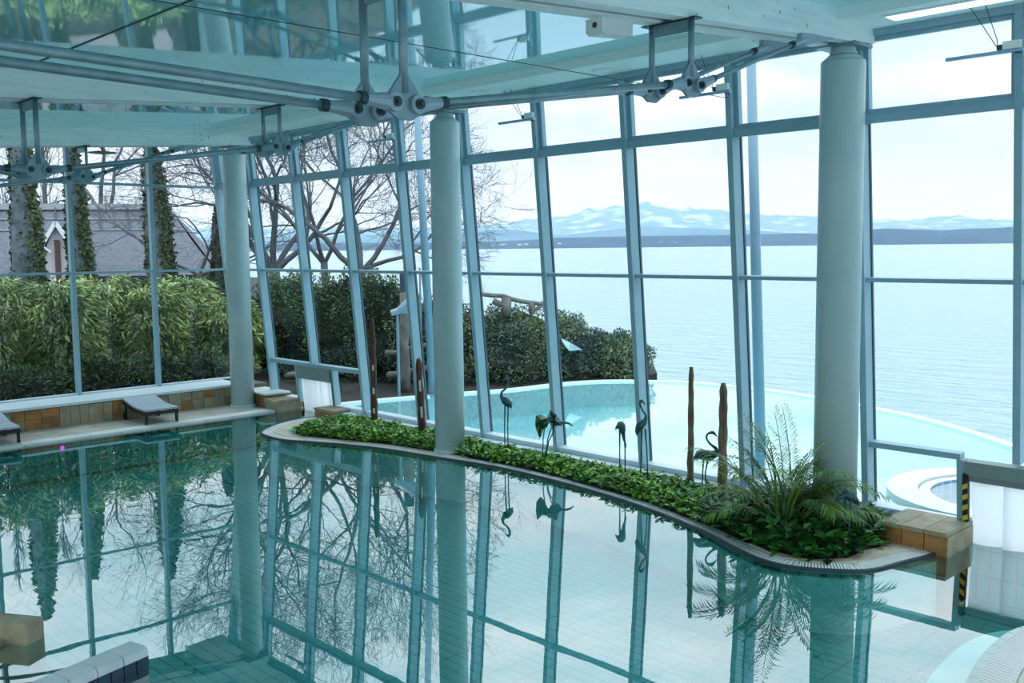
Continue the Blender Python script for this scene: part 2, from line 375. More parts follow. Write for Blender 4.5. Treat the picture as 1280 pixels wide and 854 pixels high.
# ------------------------------------------------------------------ outdoor pool
rim_pts = [(-15.75, 10.04, 0), (-15.57, 11.25, 0), (-15.1, 12.79, 0), (-14.65, 14.05, 0), (-14.45, 15.5, 0), (-13.95, 16.48, 0), (-13.3, 16.95, 0), (-12.56, 17.36, 0), (-10.89, 17.52, 0), (-9.46, 17.25, 0), (-8.16, 16.83, 0), (-6.59, 16.1, 0), (-4.9, 14.83, 0), (-3.2, 13.2, 0), (-2.0, 11.4, 0), (-1.6, 10.04, 0)]
rim = resample(catmull(rim_pts, 8), .25); rim_in = offset(rim, -.16)
rm = MB(); n = len(rim)
rm.add([(p.x, p.y, .015) for p in rim]+[(p.x, p.y, .015) for p in rim_in]+[(p.x, p.y, -2.7) for p in rim]+[(p.x, p.y, -.8) for p in rim_in],
       [q for i in range(n-1) for q in ((i, i+1, n+i+1, n+i), (i+1, i, 2*n+i, 2*n+i+1), (n+i, n+i+1, 3*n+i+1, 3*n+i))])
op = thing('outdoor_pool', 'pale turquoise outdoor pool with curved infinity edge above the lake', 'pool', (-9, 13, 0))
rm.build('rim', 'outdoor_rim', op)
MB().prism([(p.x, p.y) for p in rim_in][::-1], -.8, -.55).build('basin_floor', 'outdoor_floor', op)
MB().add([(p.x, p.y, -.02) for p in rim_in], [tuple(range(n))[::-1]]).build('water_surface', 'outdoor_water', op)
# pale apron outside the glass and the whirlpool ring
structure(MB().box(-15.5, -4.8, 10.04, 10.35, -.6, .03).build('terrace_edge', 'paving_white'), 'white paved strip between the front glass and outdoor pool')
wc = Vector((-4.05, 11.9, 0)); wr = MB()
NW = 40
for rin, rout, z0, z1 in ((1.0, 1.35, -.6, .03), (.86, .98, -.6, -.0)):
    ring = [(wc.x+r*math.cos(2*PI*k/NW), wc.y+r*math.sin(2*PI*k/NW), z) for r, z in ((rin, z0), (rin, z1), (rout, z1), (rout, z0)) for k in range(NW)]
    wr.add(ring, [(j*NW+k, j*NW+(k+1) % NW, (j+1)*NW+(k+1) % NW, (j+1)*NW+k) for j in range(3) for k in range(NW)])
wp = thing('whirlpool', 'round white whirlpool basin in the outdoor pool behind the low pane', 'whirlpool', (wc.x, wc.y, 0))
wr.build('basin_ring', 'paving_white', wp)
tl_ = MB()
for k in range(36):
    a0, a1 = 2*PI*k/36+.01, 2*PI*(k+1)/36-.01
    tl_.add([(wc.x+.855*math.cos(a), wc.y+.855*math.sin(a), z) for a in (a0, a1) for z in (-.3, .0)], [(0, 2, 3, 1)])
tag(tl_.build('mosaic_tiles', 'mast', wp), kind='stuff')

# ------------------------------------------------------------------ indoor pool basin
isl_px = [(403, 511), (375, 523), (345, 530), (326, 539), (330, 543.5), (352, 549), (390, 552), (430, 555), (480, 560.5), (545, 571), (620, 583), (700, 602), (770, 622), (830, 643), (880, 664), (915, 683), (948, 698), (990, 708), (1060, 713), (1095, 711), (1130, 702), (1165, 693), (1187, 683)]
isl = [on_z(a, b, DECK) for a, b in isl_px]
isl[0] = Vector((-14.85, 9.86, DECK)); isl.append(Vector((-3.72, 9.86, DECK)))
ISL = resample(catmull(isl, 8), .06); ISL_IN1 = offset(ISL, .2); ISL_IN2 = offset(ISL, .4)
water = MB().add([(-15.98, -6, WATER), (3, -6, WATER), (3, 9.96, WATER), (-15.98, 9.96, WATER)], [(0, 1, 2, 3)]).build('pool_water', 'water')
tag(water, 'still teal pool water mirroring the windows', 'water', kind='structure')
pf = structure(MB().box(-16.1, 3, -6, 10.0, POOL_FLOOR-.2, POOL_FLOOR-.012).build('floor', 'grout'), 'teal tiled pool floor under the water')
# pool floor tiles: 0.25 x 0.125 m, running along the facade; the 300 that show largest are separate
TL, TW, GAP = .25, .125, .011
tile_me = MB().box(-TL/2+GAP/2, TL/2-GAP/2, -TW/2+GAP/2, TW/2-GAP/2, -.012, 0).mesh('tile'); tile_me.materials.append(MATS['pool_tile'])
cells = []
for i in range(int(13.7/TL)):
    for j in range(int(14.2/TW)):
        x = -15.85+TL*(i+.5); y = -4.2+TW*(j+.5)
        p = to_px((x, y, POOL_FLOOR))
        vis = p and -30 < p[0] < 1310 and 420 < p[1] < 890
        if vis: cells.append((math.hypot(x, y), x, y))
cells.sort()
for k, (d, x, y) in enumerate(cells[:300]):
    o = bpy.data.objects.new('tile', tile_me); COL.objects.link(o); o.parent = pf; o.location = (x, y, POOL_FLOOR)
tb = MB(); hx, hy = TL/2-GAP/2, TW/2-GAP/2
for d, x, y in cells[300:]:
    tb.add([(x-hx, y-hy, POOL_FLOOR), (x+hx, y-hy, POOL_FLOOR), (x+hx, y+hy, POOL_FLOOR), (x-hx, y+hy, POOL_FLOOR), (x-hx, y-hy, POOL_FLOOR-.012), (x+hx, y-hy, POOL_FLOOR-.012)], [(0, 1, 2, 3), (0, 4, 5, 1)])
tag(tb.build('floor_tiles', 'pool_tile', pf), kind='stuff')
# basin walls
pw_ = structure(MB().box(-16.1, -15.95, -6, 9.96, POOL_FLOOR-.1, WATER+.0).box(-16.1, 3, 9.94, 10.02, POOL_FLOOR-.1, WATER-.0).build('wall_pool', 'grout'), 'tiled side walls of the indoor pool')
wt = MB()
def wall_tiles(a, b, out):
    a = Vector(a); b = Vector(b); L = (b-a).length; d = (b-a)/L; nrm = Vector(out); n = int(L/.125)
    for k in range(n):
        for z0, z1 in ((POOL_FLOOR+.01, POOL_FLOOR+.245), (POOL_FLOOR+.257, POOL_FLOOR+.5), (POOL_FLOOR+.512, WATER+.02)):
            p = a+d*(k*.125+.005)+nrm*.01; q = a+d*((k+1)*.125-.005)+nrm*.01
            wt.add([(p.x, p.y, z0), (q.x, q.y, z0), (q.x, q.y, z1), (p.x, p.y, z1)], [(0, 1, 2, 3)])
wall_tiles((-15.95, 1, 0), (-15.95, 9.94, 0), (1, 0, 0)); wall_tiles((-15.95, 9.94, 0), (-14.9, 9.94, 0), (0, -1, 0)); wall_tiles((-3.8, 9.94, 0), (-1, 9.94, 0), (0, -1, 0))
iw = resample(ISL, .125)
for p, q in zip(iw, iw[1:]):
    t = (q-p).normalized(); o_ = Vector((t.y, -t.x, 0))*-.02
    for z0, z1 in ((POOL_FLOOR, POOL_FLOOR+.245), (POOL_FLOOR+.257, POOL_FLOOR+.5), (POOL_FLOOR+.512, WATER+.02)):
        a = p+t*.006+o_; b = q-t*.006+o_
        wt.add([(a.x, a.y, z0), (b.x, b.y, z0), (b.x, b.y, z1), (a.x, a.y, z1)], [(0, 1, 2, 3)])
tag(wt.build('wall_tiles', 'pool_wall_tile', pw_), kind='stuff')
led = thing('pool_light', 'small glowing magenta light in the pool wall below the deck', 'light', (-15.92, 5.55, -.14))
MB().tube([(-15.95, 5.55, -.14), (-15.925, 5.55, -.14)], .045, 14).build('rim', 'steel_light', led)
MB().tube([(-15.93, 5.55, -.14), (-15.92, 5.55, -.14)], .032, 14).build('lens', 'led_magenta', led)

# ------------------------------------------------------------------ planter island
isb = MB(); n = len(ISL)
poly = [(p.x, p.y) for p in ISL]
isb.prism(poly, POOL_FLOOR-.1, DECK-.03)
island = structure(isb.build('floor_planter', 'coping_white'), 'curved planter island along the windows')
gr = MB()
# dark drip edge, then bright grating slats, then beige coping stones
ed = MB(); e_in = offset(ISL, .03)
ed.add([(p.x, p.y, DECK) for p in ISL]+[(p.x, p.y, DECK) for p in e_in]+[(p.x, p.y, WATER-.06) for p in ISL], [q for i in range(n-1) for q in ((i, i+1, n+i+1, n+i), (i, 2*n+i, 2*n+i+1, i+1))])
ed.build('drip_edge', 'steel_dark', island)
base_t = resample(ISL, .03)
for i in range(len(base_t)-1):
    p, q = base_t[i], base_t[i+1]; t = (q-p).normalized(); nn = Vector((-t.y, t.x, 0)); c = (p+q)/2; c.z = 0
    a, b = c+nn*.035, c+nn*.2; h = t*.009
    gr.add([(a-h).to_3d()+Vector((0, 0, DECK-.004)), (a+h)+Vector((0, 0, DECK-.004)), (b+h)+Vector((0, 0, DECK-.004)), (b-h)+Vector((0, 0, DECK-.004))], [(0, 1, 2, 3)])
tag(gr.build('gutter_grating', 'grate', island), 'white overflow grating around the planter', kind='stuff')
gb = MB(); ga, gb_ = offset(ISL, .03), offset(ISL, .2)
gb.add([(p.x, p.y, DECK-.022) for p in ga]+[(p.x, p.y, DECK-.022) for p in gb_], [(i, i+1, n+i+1, n+i) for i in range(n-1)]); gb.build('gutter_bed', 'slot', island)
cs = resample(ISL, .3)
for i in range(len(cs)-1):
    p, q = cs[i], cs[i+1]
    tp = (cs[min(i+1, len(cs)-1)]-cs[max(i-1, 0)]); tq = (cs[min(i+2, len(cs)-1)]-cs[i])
    npv = Vector((-tp.y, tp.x, 0)).normalized(); nq = Vector((-tq.y, tq.x, 0)).normalized(); t = (q-p).normalized()*.004
    MB().prism([((p+t+npv*.205).x, (p+t+npv*.205).y), ((q-t+nq*.205).x, (q-t+nq*.205).y), ((q-t+nq*.42).x, (q-t+nq*.42).y), ((p+t+npv*.42).x, (p+t+npv*.42).y)], DECK-.03, DECK+.004).build('coping_stone', 'stone_beige', island)
# soil bed and the pale ledge below the glass
LEDGE_Y = 9.62
SOIL = [(-13.95, 9.6), (-13.9, 8.75), (-13.75, 8.42), (-13.48, 8.33), (-12.72, 8.56), (-11.8, 8.87), (-10.87, 9.02), (-9.42, 9.12), (-8.52, 9.08), (-7.06, 8.88), (-5.7, 8.48), (-5.3, 8.3), (-4.97, 8.22), (-4.55, 8.22), (-4.32, 8.5), (-4.3, 9.2), (-4.4, 9.6)]
MB().prism(SOIL, DECK-.05, DECK+.006).build('soil_bed', 'soil', island)
structure(MB().box(-14.75, -3.72, LEDGE_Y, DF+.06, -.62, .10).build('trim_1', 'sill'), 'pale stone ledge under the front windows')

# ------------------------------------------------------------------ left deck and low stone wall
dk = structure(MB().box(-17.6, -15.95, -6, 9.96, POOL_FLOOR-.1, DECK-.02).build('floor_deck', 'mortar'), 'narrow tiled pool deck by the left windows')
y = 1.0
while y < 9.9:
    MB().box(-16.22, -15.93, y+.004, min(9.93, y+.5)-.004, DECK-.03, DECK+.012).build('coping_slab', 'coping_white', dk); y += .5
y = 1.0
while y < 9.9:
    for xa in (-17.22, -16.73): MB().box(xa+.003, xa+.487, y+.003, min(9.93, y+.49)-.003, DECK-.03, DECK+.002).build('deck_tile', 'deck_tile', dk)
    y += .49
MB().box(-15.96, -15.925, -6, 9.93, WATER-.06, DECK-.03).build('drip_edge', 'steel_dark', dk)
lw_ = structure(MB().box(-18.1, -17.24, -6, 9.95, -.1, .325).box(-17.26, -16.31, 9.42, 9.95, -.1, .22).build('wall_low', 'mortar'), 'low stone-clad wall below the left windows')
rs = random.Random(21); y = 2.2
while y < 9.38:
    w = rs.uniform(.15, .3); z = DECK
    hs = [.33] if rs.random() < .35 else [rs.uniform(.14, .2)]
    if len(hs) == 1 and hs[0] < .3: hs.append(.335-hs[0])
    for h in hs:
        MB().box(-17.24, -17.212-rs.uniform(0, .008), y+.004, min(9.41, y+w)-.004, z+.003, min(.325, z+h)-.003).build('stone', 'stone_%d' % rs.choice([0, 0, 1, 1, 2, 2, 3, 4]), lw_); z += h
    y += w
x = -17.22
while x < -16.35:
    w = rs.uniform(.16, .3)
    MB().box(x+.004, min(-16.31, x+w)-.004, 9.395+rs.uniform(0, .008), 9.42, DECK+.003, .215).build('stone', 'stone_%d' % rs.choice([0, 1, 2, 3, 4]), lw_); x += w
MB().box(-18.06, -17.19, -6, 9.42, .325, .368).build('capping', 'sill', lw_)
MB().box(-17.24, -16.31, 9.36, 9.9, .22, .25).build('capping', 'coping_white', lw_)
# stone blocks beside the two swim-through doors
def stone_block(x0, x1, y0, y1, z1, label, pieces):
    t = thing('stone_bench', label, 'bench', ((x0+x1)/2, (y0+y1)/2, DECK))
    MB().box(x0+.02, x1-.02, y0+.02, y1, -.6, z1-.04).build('core', 'mortar', t)
    w = (x1-x0)/pieces
    for k in range(pieces):
        MB().box(x0+w*k+.004, x0+w*(k+1)-.004, y0, y0+.03, -.06, z1-.045).build('facing_stone', 'stone_%d' % rs.choice([0, 1, 3, 1]), t)
        MB().box(x0+w*k+.003, x0+w*(k+1)-.003, y0-.02, y1, z1-.04, z1).build('top_slab', 'stone_%d' % rs.choice([4, 0]), t)
    MB().box(x1-.03, x1+.004, y0+.004, y1, -.06, z1-.045).build('facing_stone', 'stone_4', t)
stone_block(-4.36, -3.70, 9.25, 9.86, .19, 'sandstone block bench between the planter and striped door', 3)
stone_block(-16.3, -15.86, 9.34, 9.86, .17, 'weathered sandstone block beside the small strip curtain door', 2)
stone_block(-14.86, -14.2, 9.5, 9.9, .14, 'flat pale stone block at the planter tip by the curtain', 2)
# deck at the right and behind
dr = structure(MB().prism([(3, 8.05), (-2.3, 8.05), (-2.48, 7.95), (-2.56, 7.6), (-2.52, 7.0), (-2.4, 6.4), (-2.2, 5.4), (-2.0, 3), (-2, -6), (3, -6)], POOL_FLOOR-.1, DECK-.0).build('floor_right', 'floor_beige'), 'beige tiled deck at the right pool corner')
structure(MB().box(-18.1, 3, -9, -6, -.72, DECK).build('floor_rear', 'floor_beige'), 'beige deck behind the pool')
edge = catmull([(-2.0, 8.06, 0), (-2.32, 8.03, 0), (-2.5, 7.93, 0), (-2.57, 7.6, 0), (-2.53, 7.0, 0), (-2.41, 6.4, 0), (-2.2, 5.4, 0)], 8)
edge = resample(edge, .03); gr2 = MB()
for p, q in zip(edge, edge[1:]):
    t = (q-p).normalized(); nn = Vector((-t.y, t.x, 0)); c = (p+q)/2; a, b = c+nn*.03, c+nn*.25; h = t*.009; z = Vector((0, 0, DECK+.012))
    gr2.add([a-h+z, a+h+z, b+h+z, b-h+z], [(0, 1, 2, 3)])
tag(gr2.build('gutter_grating', 'grate', dr), kind='stuff')
es = resample(edge, .16)
for p, q in zip(es, es[1:]):
    t = (q-p).normalized(); nn = Vector((-t.y, t.x, 0)); g = t*.004
    MB().prism([tuple((p+g+nn*-.03).xy), tuple((q-g+nn*-.03).xy), tuple((q-g+nn*.03).xy), tuple((p+g+nn*.03).xy)], WATER-.05, DECK+.012).build('edge_tile', 'coping_white', dr)
    MB().prism([tuple((p+g+nn*.26).xy), tuple((q-g+nn*.26).xy), tuple((q-g+nn*.5).xy), tuple((p+g+nn*.5).xy)], DECK, DECK+.012).build('floor_tile', 'stone_beige', dr)
stp = MB(); sa, sb = offset(edge, -.03), offset(edge, -.32)
k_ = len(edge)
stp.add([(p.x, p.y, WATER-.13) for p in sa]+[(p.x, p.y, WATER-.13) for p in sb]+[(p.x, p.y, POOL_FLOOR) for p in sb], [q for i in range(k_-1) for q in ((i, k_+i, k_+i+1, i+1), (k_+i, 2*k_+i, 2*k_+i+1, k_+i+1))])
stp.build('underwater_step', 'coping_white', dr)
# tiled divider wall in the near left corner of the view
dv = thing('pool_divider', 'low tiled divider wall with white rounded top standing in the pool', 'divider', (-7, 2.5, POOL_FLOOR))
A, B_ = on_z(172, 804, .1), on_z(20, 868, .1); dd = (B_-A).normalized(); nn = Vector((-dd.y, dd.x, 0))
if nn.dot(CAMP-A) < 0: nn = -nn
ang = math.atan2(dd.y, dd.x); L = 3.0; wdt = .2
def dq(u, v, z): p = A+dd*u+nn*v; return (p.x, p.y, z)
MB().add([dq(u, v, z) for z in (POOL_FLOOR, .03) for u, v in ((0, -wdt/2), (L, -wdt/2), (L, wdt/2), (0, wdt/2))], [(0, 1, 2, 3), (4, 7, 6, 5), (0, 4, 5, 1), (1, 5, 6, 2), (2, 6, 7, 3), (3, 7, 4, 0)]).build('core', 'grout', dv)
mat('tile_navy', (22, 62, 88), .2, rgb2=(14, 44, 66), scale=6); mat('tile_white', (200, 212, 220), .3, rgb2=(184, 196, 206), scale=5)
u = 0.
while u < L-.01:
    s = .004
    prof = [(-wdt/2-.015, .02), (-wdt/2-.012, .07), (-wdt/2+.02, .1), (wdt/2-.03, .1), (wdt/2+.008, .085), (wdt/2+.015, .03)]
    vs = [dq(uu, v, z) for uu in (u+s, u+.21-s) for v, z in prof]; k = len(prof)
    MB().add(vs, [(i, i+1, k+i+1, k+i) for i in range(k-1)]+[tuple(range(k))[::-1], tuple(range(k, 2*k))]).build('cap_tile', 'tile_white', dv)
    for h in (0, 1):
        a = u+h*.105
        MB().add([dq(uu, v, z) for uu in (a+s, a+.105-s) for v, z in ((wdt/2, -.08), (wdt/2+.012, -.08), (wdt/2+.012, .025), (wdt/2, .025))], [(0, 3, 2, 1), (4, 5, 6, 7), (1, 2, 6, 5), (2, 3, 7, 6), (0, 1, 5, 4)]).build('side_tile', 'tile_navy', dv)
    u += .21
for v0 in (-.05, .05):
    MB().add([dq(uu, v, z) for uu in (-.012, 0) for v, z in ((v0-.046, -.08), (v0+.046, -.08), (v0+.046, .025), (v0-.046, .025))], [(0, 1, 2, 3), (4, 7, 6, 5), (0, 4, 5, 1), (1, 5, 6, 2), (2, 6, 7, 3), (3, 7, 4, 0)]).build('side_tile', 'tile_navy', dv)
# sandstone steps at the left edge of the view
sp = thing('stone_steps', 'stepped sandstone block rising from the pool at the frame edge', 'steps', (-8.6, 2.3, POOL_FLOOR))
q0 = on_z(54, 771, .12); q1 = on_z(0, 766, .12); q2 = on_z(0, 790, .12); d1 = (q1-q0).normalized()
perp = Vector((-d1.y, d1.x, 0)); perp = perp if perp.dot(CAMP-q0) > 0 else -perp
def sq(u, v, z): p = q0+d1*u+perp*v; return (p.x, p.y, z)
def sblock(u0, u1, v0, v1, z0, z1, nm, mt): MB().add([sq(u, v, z) for z in (z0, z1) for u, v in ((u0, v0), (u1, v0), (u1, v1), (u0, v1))], [(0, 1, 2, 3), (4, 7, 6, 5), (0, 4, 5, 1), (1, 5, 6, 2), (2, 6, 7, 3), (3, 7, 4, 0)]).build(nm, mt, sp)
sblock(0, .45, 0, .18, POOL_FLOOR, .12, 'upper_stone', 'stone_4'); sblock(.455, 1.4, 0, .18, POOL_FLOOR, .12, 'upper_stone', 'stone_0')
sblock(.2, 1.4, .18, .45, POOL_FLOOR, -.0, 'lower_stone', 'stone_2'); sblock(-.1, 1.4, .45, .75, POOL_FLOOR, -.22, 'lower_stone', 'stone_0')

# ------------------------------------------------------------------ front glazing
wf = structure(empty('wall_front', (XE, DF, 0)), 'tall inward-leaning glazed front wall facing the lake')
MX = [XE-BAY*k for k in range(-4, 9)]
def mull(x, z0, z1, parent, w=.07, dep=.15):
    MB().bar(FP(x, z0, .045), FP(x, z1, .045), w, dep).build('mullion', 'frame', parent)
    MB().bar(FP(x, z0, -.05), FP(x, z1, -.05), w+.025, .03).build('mullion_cap', 'frame_dark', parent)
for x in MX:
    mull(x, .84 if abs(x-(XE-BAY*7)) < .01 or abs(x-(XE+BAY)) < .01 else .1, Z_H+.05, wf)
XL, XR = -18.0, MX[0]
def transom(x0, x1, z, h, dep, nm='transom', mt='frame', d=.03):
    MB().bar(FP(x0, z, d), FP(x1, z, d), dep, h, side=(0, 1, TAN)).build(nm, mt, wf)
xs = [XL]+sorted(MX)
for a, b in zip(xs, xs[1:]):
    transom(a+.035, b-.035, Z_T, .09, .12); transom(a+.035, b-.035, Z_M, .042, .10)
    transom(a+.035, b-.035, Z_H-.02, .11, .14, 'head_rail')
for a, b in ((-18.0, -16.77), (-13.77, -4.773)): transom(a, b, .13, .08, .14, 'sill_rail', 'sill')
transom(-16.735, -13.805, Z_L, .07, .11, 'transom'); transom(-4.74, -3.80, Z_L, .06, .11, 'transom'); transom(-4.74, -3.85, .14, .08, .14, 'sill_rail', 'sill'); transom(-16.77, -15.88, .14, .08, .14, 'sill_rail', 'sill'); transom(-14.66, -13.77, .13, .08, .14, 'sill_rail', 'sill')
for x in (-14.69, -15.86, -3.80): MB().bar(FP(x, .1, .03), FP(x, Z_L-.03, .03), .07, .12).build('jamb', 'frame', wf)
def pane(win, x0, x1, z0, z1, sash=0.):
    if sash:
        for a, b, w, h in ((FP(x0, z0+sash/2, .01), FP(x1, z0+sash/2, .01), .07, sash), (FP(x0, z1-sash/2, .01), FP(x1, z1-sash/2, .01), .07, sash)):
            MB().bar(a, b, w, h, side=(0, 1, TAN)).build('sash_rail', 'frame', win)
        for x in (x0+sash/2, x1-sash/2): MB().bar(FP(x, z0+sash, .01), FP(x, z1-sash, .01), sash, .07).build('sash_stile', 'frame', win)
    MB().add([FP(x0+sash, z0+sash), FP(x1-sash, z0+sash), FP(x1-sash, z1-sash), FP(x0+sash, z1-sash)], [(0, 1, 2, 3)]).build('pane', 'glass', win)
for i, (a, b) in enumerate(zip(xs, xs[1:])):
    win = structure(empty('window_%d' % (i+1), ((a+b)/2, DF, .1)), 'tall leaning window bay of the lake front')
    x0, x1 = a+.035, b-.035
    lo = .17
    door_l = -16.8 < a < -13.8; door_r = -4.8 < a < -3.3
    if door_l or door_r: lo = Z_L+.03
    pane(win, x0, x1, lo, Z_M-.02); pane(win, x0, x1, Z_M+.02, Z_T-.045); pane(win, x0, x1, Z_T+.045, Z_H-.07, .05)
    if door_l and a < -15.5: pane(win, -16.735, -15.9, .18, Z_L-.035)
    if door_l and a > -15.5: pane(win, -14.65, -13.805, .17, Z_L-.035)
    if door_r: pane(win, -4.74, -3.84, .18, Z_L-.03)
# swim-through doors with strip curtains
def swim_door(num, x0, x1, zh, label, stripe):
    d = structure(empty('door_%d' % num, ((x0+x1)/2, DF, -.3)), label)
    MB().bar(FP(x0, (Z_L+zh)/2-.015, .05), FP(x1, (Z_L+zh)/2-.015, .05), .12, Z_L-zh-.03, side=(0, 1, TAN)).build('header', 'header', d)
    if stripe: MB().bar(FP(x0+.02, zh-.03, .05), FP(x1, zh-.03, .05), .09, .06, side=(0, 1, TAN)).build('roller_cover', 'shutter', d)
    MB().bar(FP(x1+.02, -.3, .03), FP(x1+.02, Z_L-.03, .03), .06, .12).build('jamb', 'header', d)
    w = .3; x = x0+.03; k = 0; top = zh-(.06 if stripe else 0)
    while x < x1-.05:
        e = min(x+w+.04, x1-.01); nseg = 8; mbq = MB()
        vs = []
        for s in range(nseg+1):
            t = s/nseg; xx = x+(e-x)*t; dy = .03*math.sin(t*PI*1.6+k*1.7)+.012*(k % 2)
            for z in (WATER+.0, top): vs.append(FP(xx, z, .03+dy*(1-.6*(z-WATER)/(top-WATER))))
        mbq.add(vs, [(2*s, 2*s+2, 2*s+3, 2*s+1) for s in range(nseg)])
        mbq.build('curtain_strip', 'pvc_curtain', d, True); x += w; k += 1
    if stripe:
        bm_ = MB().bar(FP(x0, -.3, .1), FP(x0, zh+.01, .1), .05, .05); bm_.build('guard_post', 'black', d)
        z = -.02
        while z < zh-.05:
            MB().add([FP(x0-.026, z, .127), FP(x0+.026, z+.03, .127), FP(x0+.026, z+.08, .127), FP(x0-.026, z+.05, .127), FP(x0-.027, z, .075), FP(x0-.027, z+.05, .075)], [(0, 1, 2, 3), (4, 0, 3, 5)]).build('warning_stripe', 'yellow', d); z += .105
swim_door(1, -15.82, -14.73, .57, 'small swim-through opening with white plastic strip curtain', False)
swim_door(2, -3.74, -1.9, .66, 'swim-through doorway with white curtain and striped edge', True)

# ------------------------------------------------------------------ left glazing
wl = structure(empty('wall_left', (XW, 5, .37)), 'vertical glazed wall towards the garden')
LY = [8.123+1.4855-.02, 8.123, 8.123-1.4855, 8.123-2*1.4855, 8.123-3*1.4855, 8.123-4*1.4855, 8.123-5*1.4855]
for y in LY[1:]:
    MB().box(XW-.07, XW+.05, y-.035, y+.035, .36, 5.2).build('mullion', 'frame', wl)
MB().bar(FP(XW, .1, .05), FP(XW, 5.05, .05), .09, .14).build('corner_post', 'frame', wl)
ys = [DF-.1]+LY[1:]
for i, (b, a) in enumerate(zip(ys, ys[1:])):
    win = structure(empty('window_%d' % (i+21), (XW, (a+b)/2, .37)), 'tall window bay of the garden side')
    for z0, z1, tb_ in ((.40, Z_M-.02, None), (Z_M+.02, Z_T-.02, None), (Z_T+.02, 5.1, None)):
        def yb(z): return (b-.035) if i else (DF-TAN*z-.06)
        MB().add([(XW-.03, a+.035, z0), (XW-.03, yb(z0), z0), (XW-.03, yb(z1), z1), (XW-.03, a+.035, z1)], [(0, 1, 2, 3)]).build('pane', 'glass', win)
    for z, h, nm in ((Z_M, .042, 'transom'), (Z_T, .042, 'transom'), (.385, .03, 'sill_rail'), (5.1, .1, 'head_rail')):
        MB().box(XW-.05, XW+.035, a+.035, (b-.035) if i else DF-TAN*z-.05, z-h/2, z+h/2).build(nm, 'frame' if nm != 'sill_rail' else 'sill', wl)

# ------------------------------------------------------------------ roof: beams, ceiling, soffit
def cz(y): return beam_z(y)+.28
Y0, Y1 = -3.0, 8.66
ceil = structure(empty('ceiling', (-8, 4, 5)), 'glossy teal stretch ceiling between white beams')
spans = [(-4.61, 1.2), (-10.61, -5.01), (-16.61, -11.01), (-18.6, -17.01)]
for x0, x1 in spans:
    MB().add([(x0, Y0, cz(Y0)), (x1, Y0, cz(Y0)), (x1, Y1, cz(Y1)), (x0, Y1, cz(Y1)), (x0, Y0, cz(Y0)+.03), (x1, Y0, cz(Y0)+.03), (x1, Y1, cz(Y1)+.03), (x0, Y1, cz(Y1)+.03)], [(0, 3, 2, 1), (4, 5, 6, 7), (0, 1, 5, 4), (1, 2, 6, 5), (2, 3, 7, 6), (3, 0, 4, 7)]).build('stretch_panel', 'teal_gloss', ceil)
    MB().bar((x0, 3.5, cz(3.5)-.004), (x1, 3.5, cz(3.5)-.004), .012, .008, side=(0, 1, 0)).build('panel_seam', 'steel_dark', ceil)
    zb_ = 4.985
    MB().box(x0, x1, Y1, Y1+.05, zb_-.02, cz(Y1)+.05).build('soffit_edge', 'soffit', ceil)
    MB().box(x0, x1, Y1+.05, 9.50, zb_, zb_+.04).build('soffit_board', 'soffit', ceil)
MB().box(-18.7, 1.5, Y0, 9.6, 5.4, 5.5).build('roof_deck', 'soffit', ceil)
for x, y, lb in [(-9.9, 9.06, 'beside the middle column'), (-7.78, 9.08, 'in front of the opener with mountain view'), (-13.6, 9.07, 'behind the far struts of the middle beam'), (-15.6, 9.07, 'beside the deck column'), (-5.6, 9.07, 'beside the beam of the palm column')]:
    d = thing('downlight', 'flat round white downlight in the window soffit '+lb, 'downlight', (x, y, 4.985), 'round downlights in the window soffit')
    MB().lathe([(.14, 0), (.14, -.012), (.115, -.02), (.1, -.012), (.1, 0)], 24, (x, y, 4.985)).build('trim_ring', 'white_plastic', d)
    MB().lathe([(.1, 0), (.09, -.014), (.02, -.017)], 24, (x, y, 4.985)).build('lens', 'diffuser', d)
pl = thing('panel_light', 'long flat rectangular light panel in the soffit beside the big column', 'light', (-3.75, 9.0, 4.985))
MB().box(-4.3, -3.2, 8.9, 9.14, 4.972, 4.985).build('frame', 'white_plastic', pl); MB().box(-4.27, -3.23, 8.92, 9.12, 4.966, 4.973).build('lens', 'panel_glow', pl)

beam_names = ['in front of the lake windows above the palm', 'above the middle column', 'above the column by the loungers']
for bi, bx in enumerate(COLX):
    bt = thing('roof_beam', 'white painted twin timber roof beam '+beam_names[bi], 'beam', (bx, 9.4, beam_z(9.4)), 'white twin roof beams')
    ya, yb_ = Y0, 9.42
    for s in (-1, 1):
        c = bx+s*.13; w = .07
        MB().add([(c+a, yy, beam_z(yy)+h) for h in (0, .5) for yy in (ya, yb_) for a in (-w, w)], [(0, 2, 3, 1), (4, 5, 7, 6), (0, 1, 5, 4), (1, 3, 7, 5), (3, 2, 6, 7), (2, 0, 4, 6)]).build('timber', 'beam', bt)
    c = bx; w = .06
    MB().add([(c+a, yy, beam_z(yy)+h) for h in (.02, .5) for yy in (ya, yb_-.02) for a in (-w, w)], [(0, 2, 3, 1), (4, 5, 7, 6), (0, 1, 5, 4), (1, 3, 7, 5), (3, 2, 6, 7), (2, 0, 4, 6)]).build('spacer', 'slot', bt)
    kn = MB(); rk = random.Random(bi)
    for _ in range(26):
        yy = rk.uniform(1, 9.2); zz = beam_z(yy)+rk.uniform(.03, .25); r = rk.uniform(.006, .014)
        kn.add([(bx+.2006, yy+r*math.cos(k*PI/4)*.6, zz+r*1.4*math.sin(k*PI/4)) for k in range(8)], [tuple(range(8))])
    tag(kn.build('knots', 'knot', bt), kind='stuff')

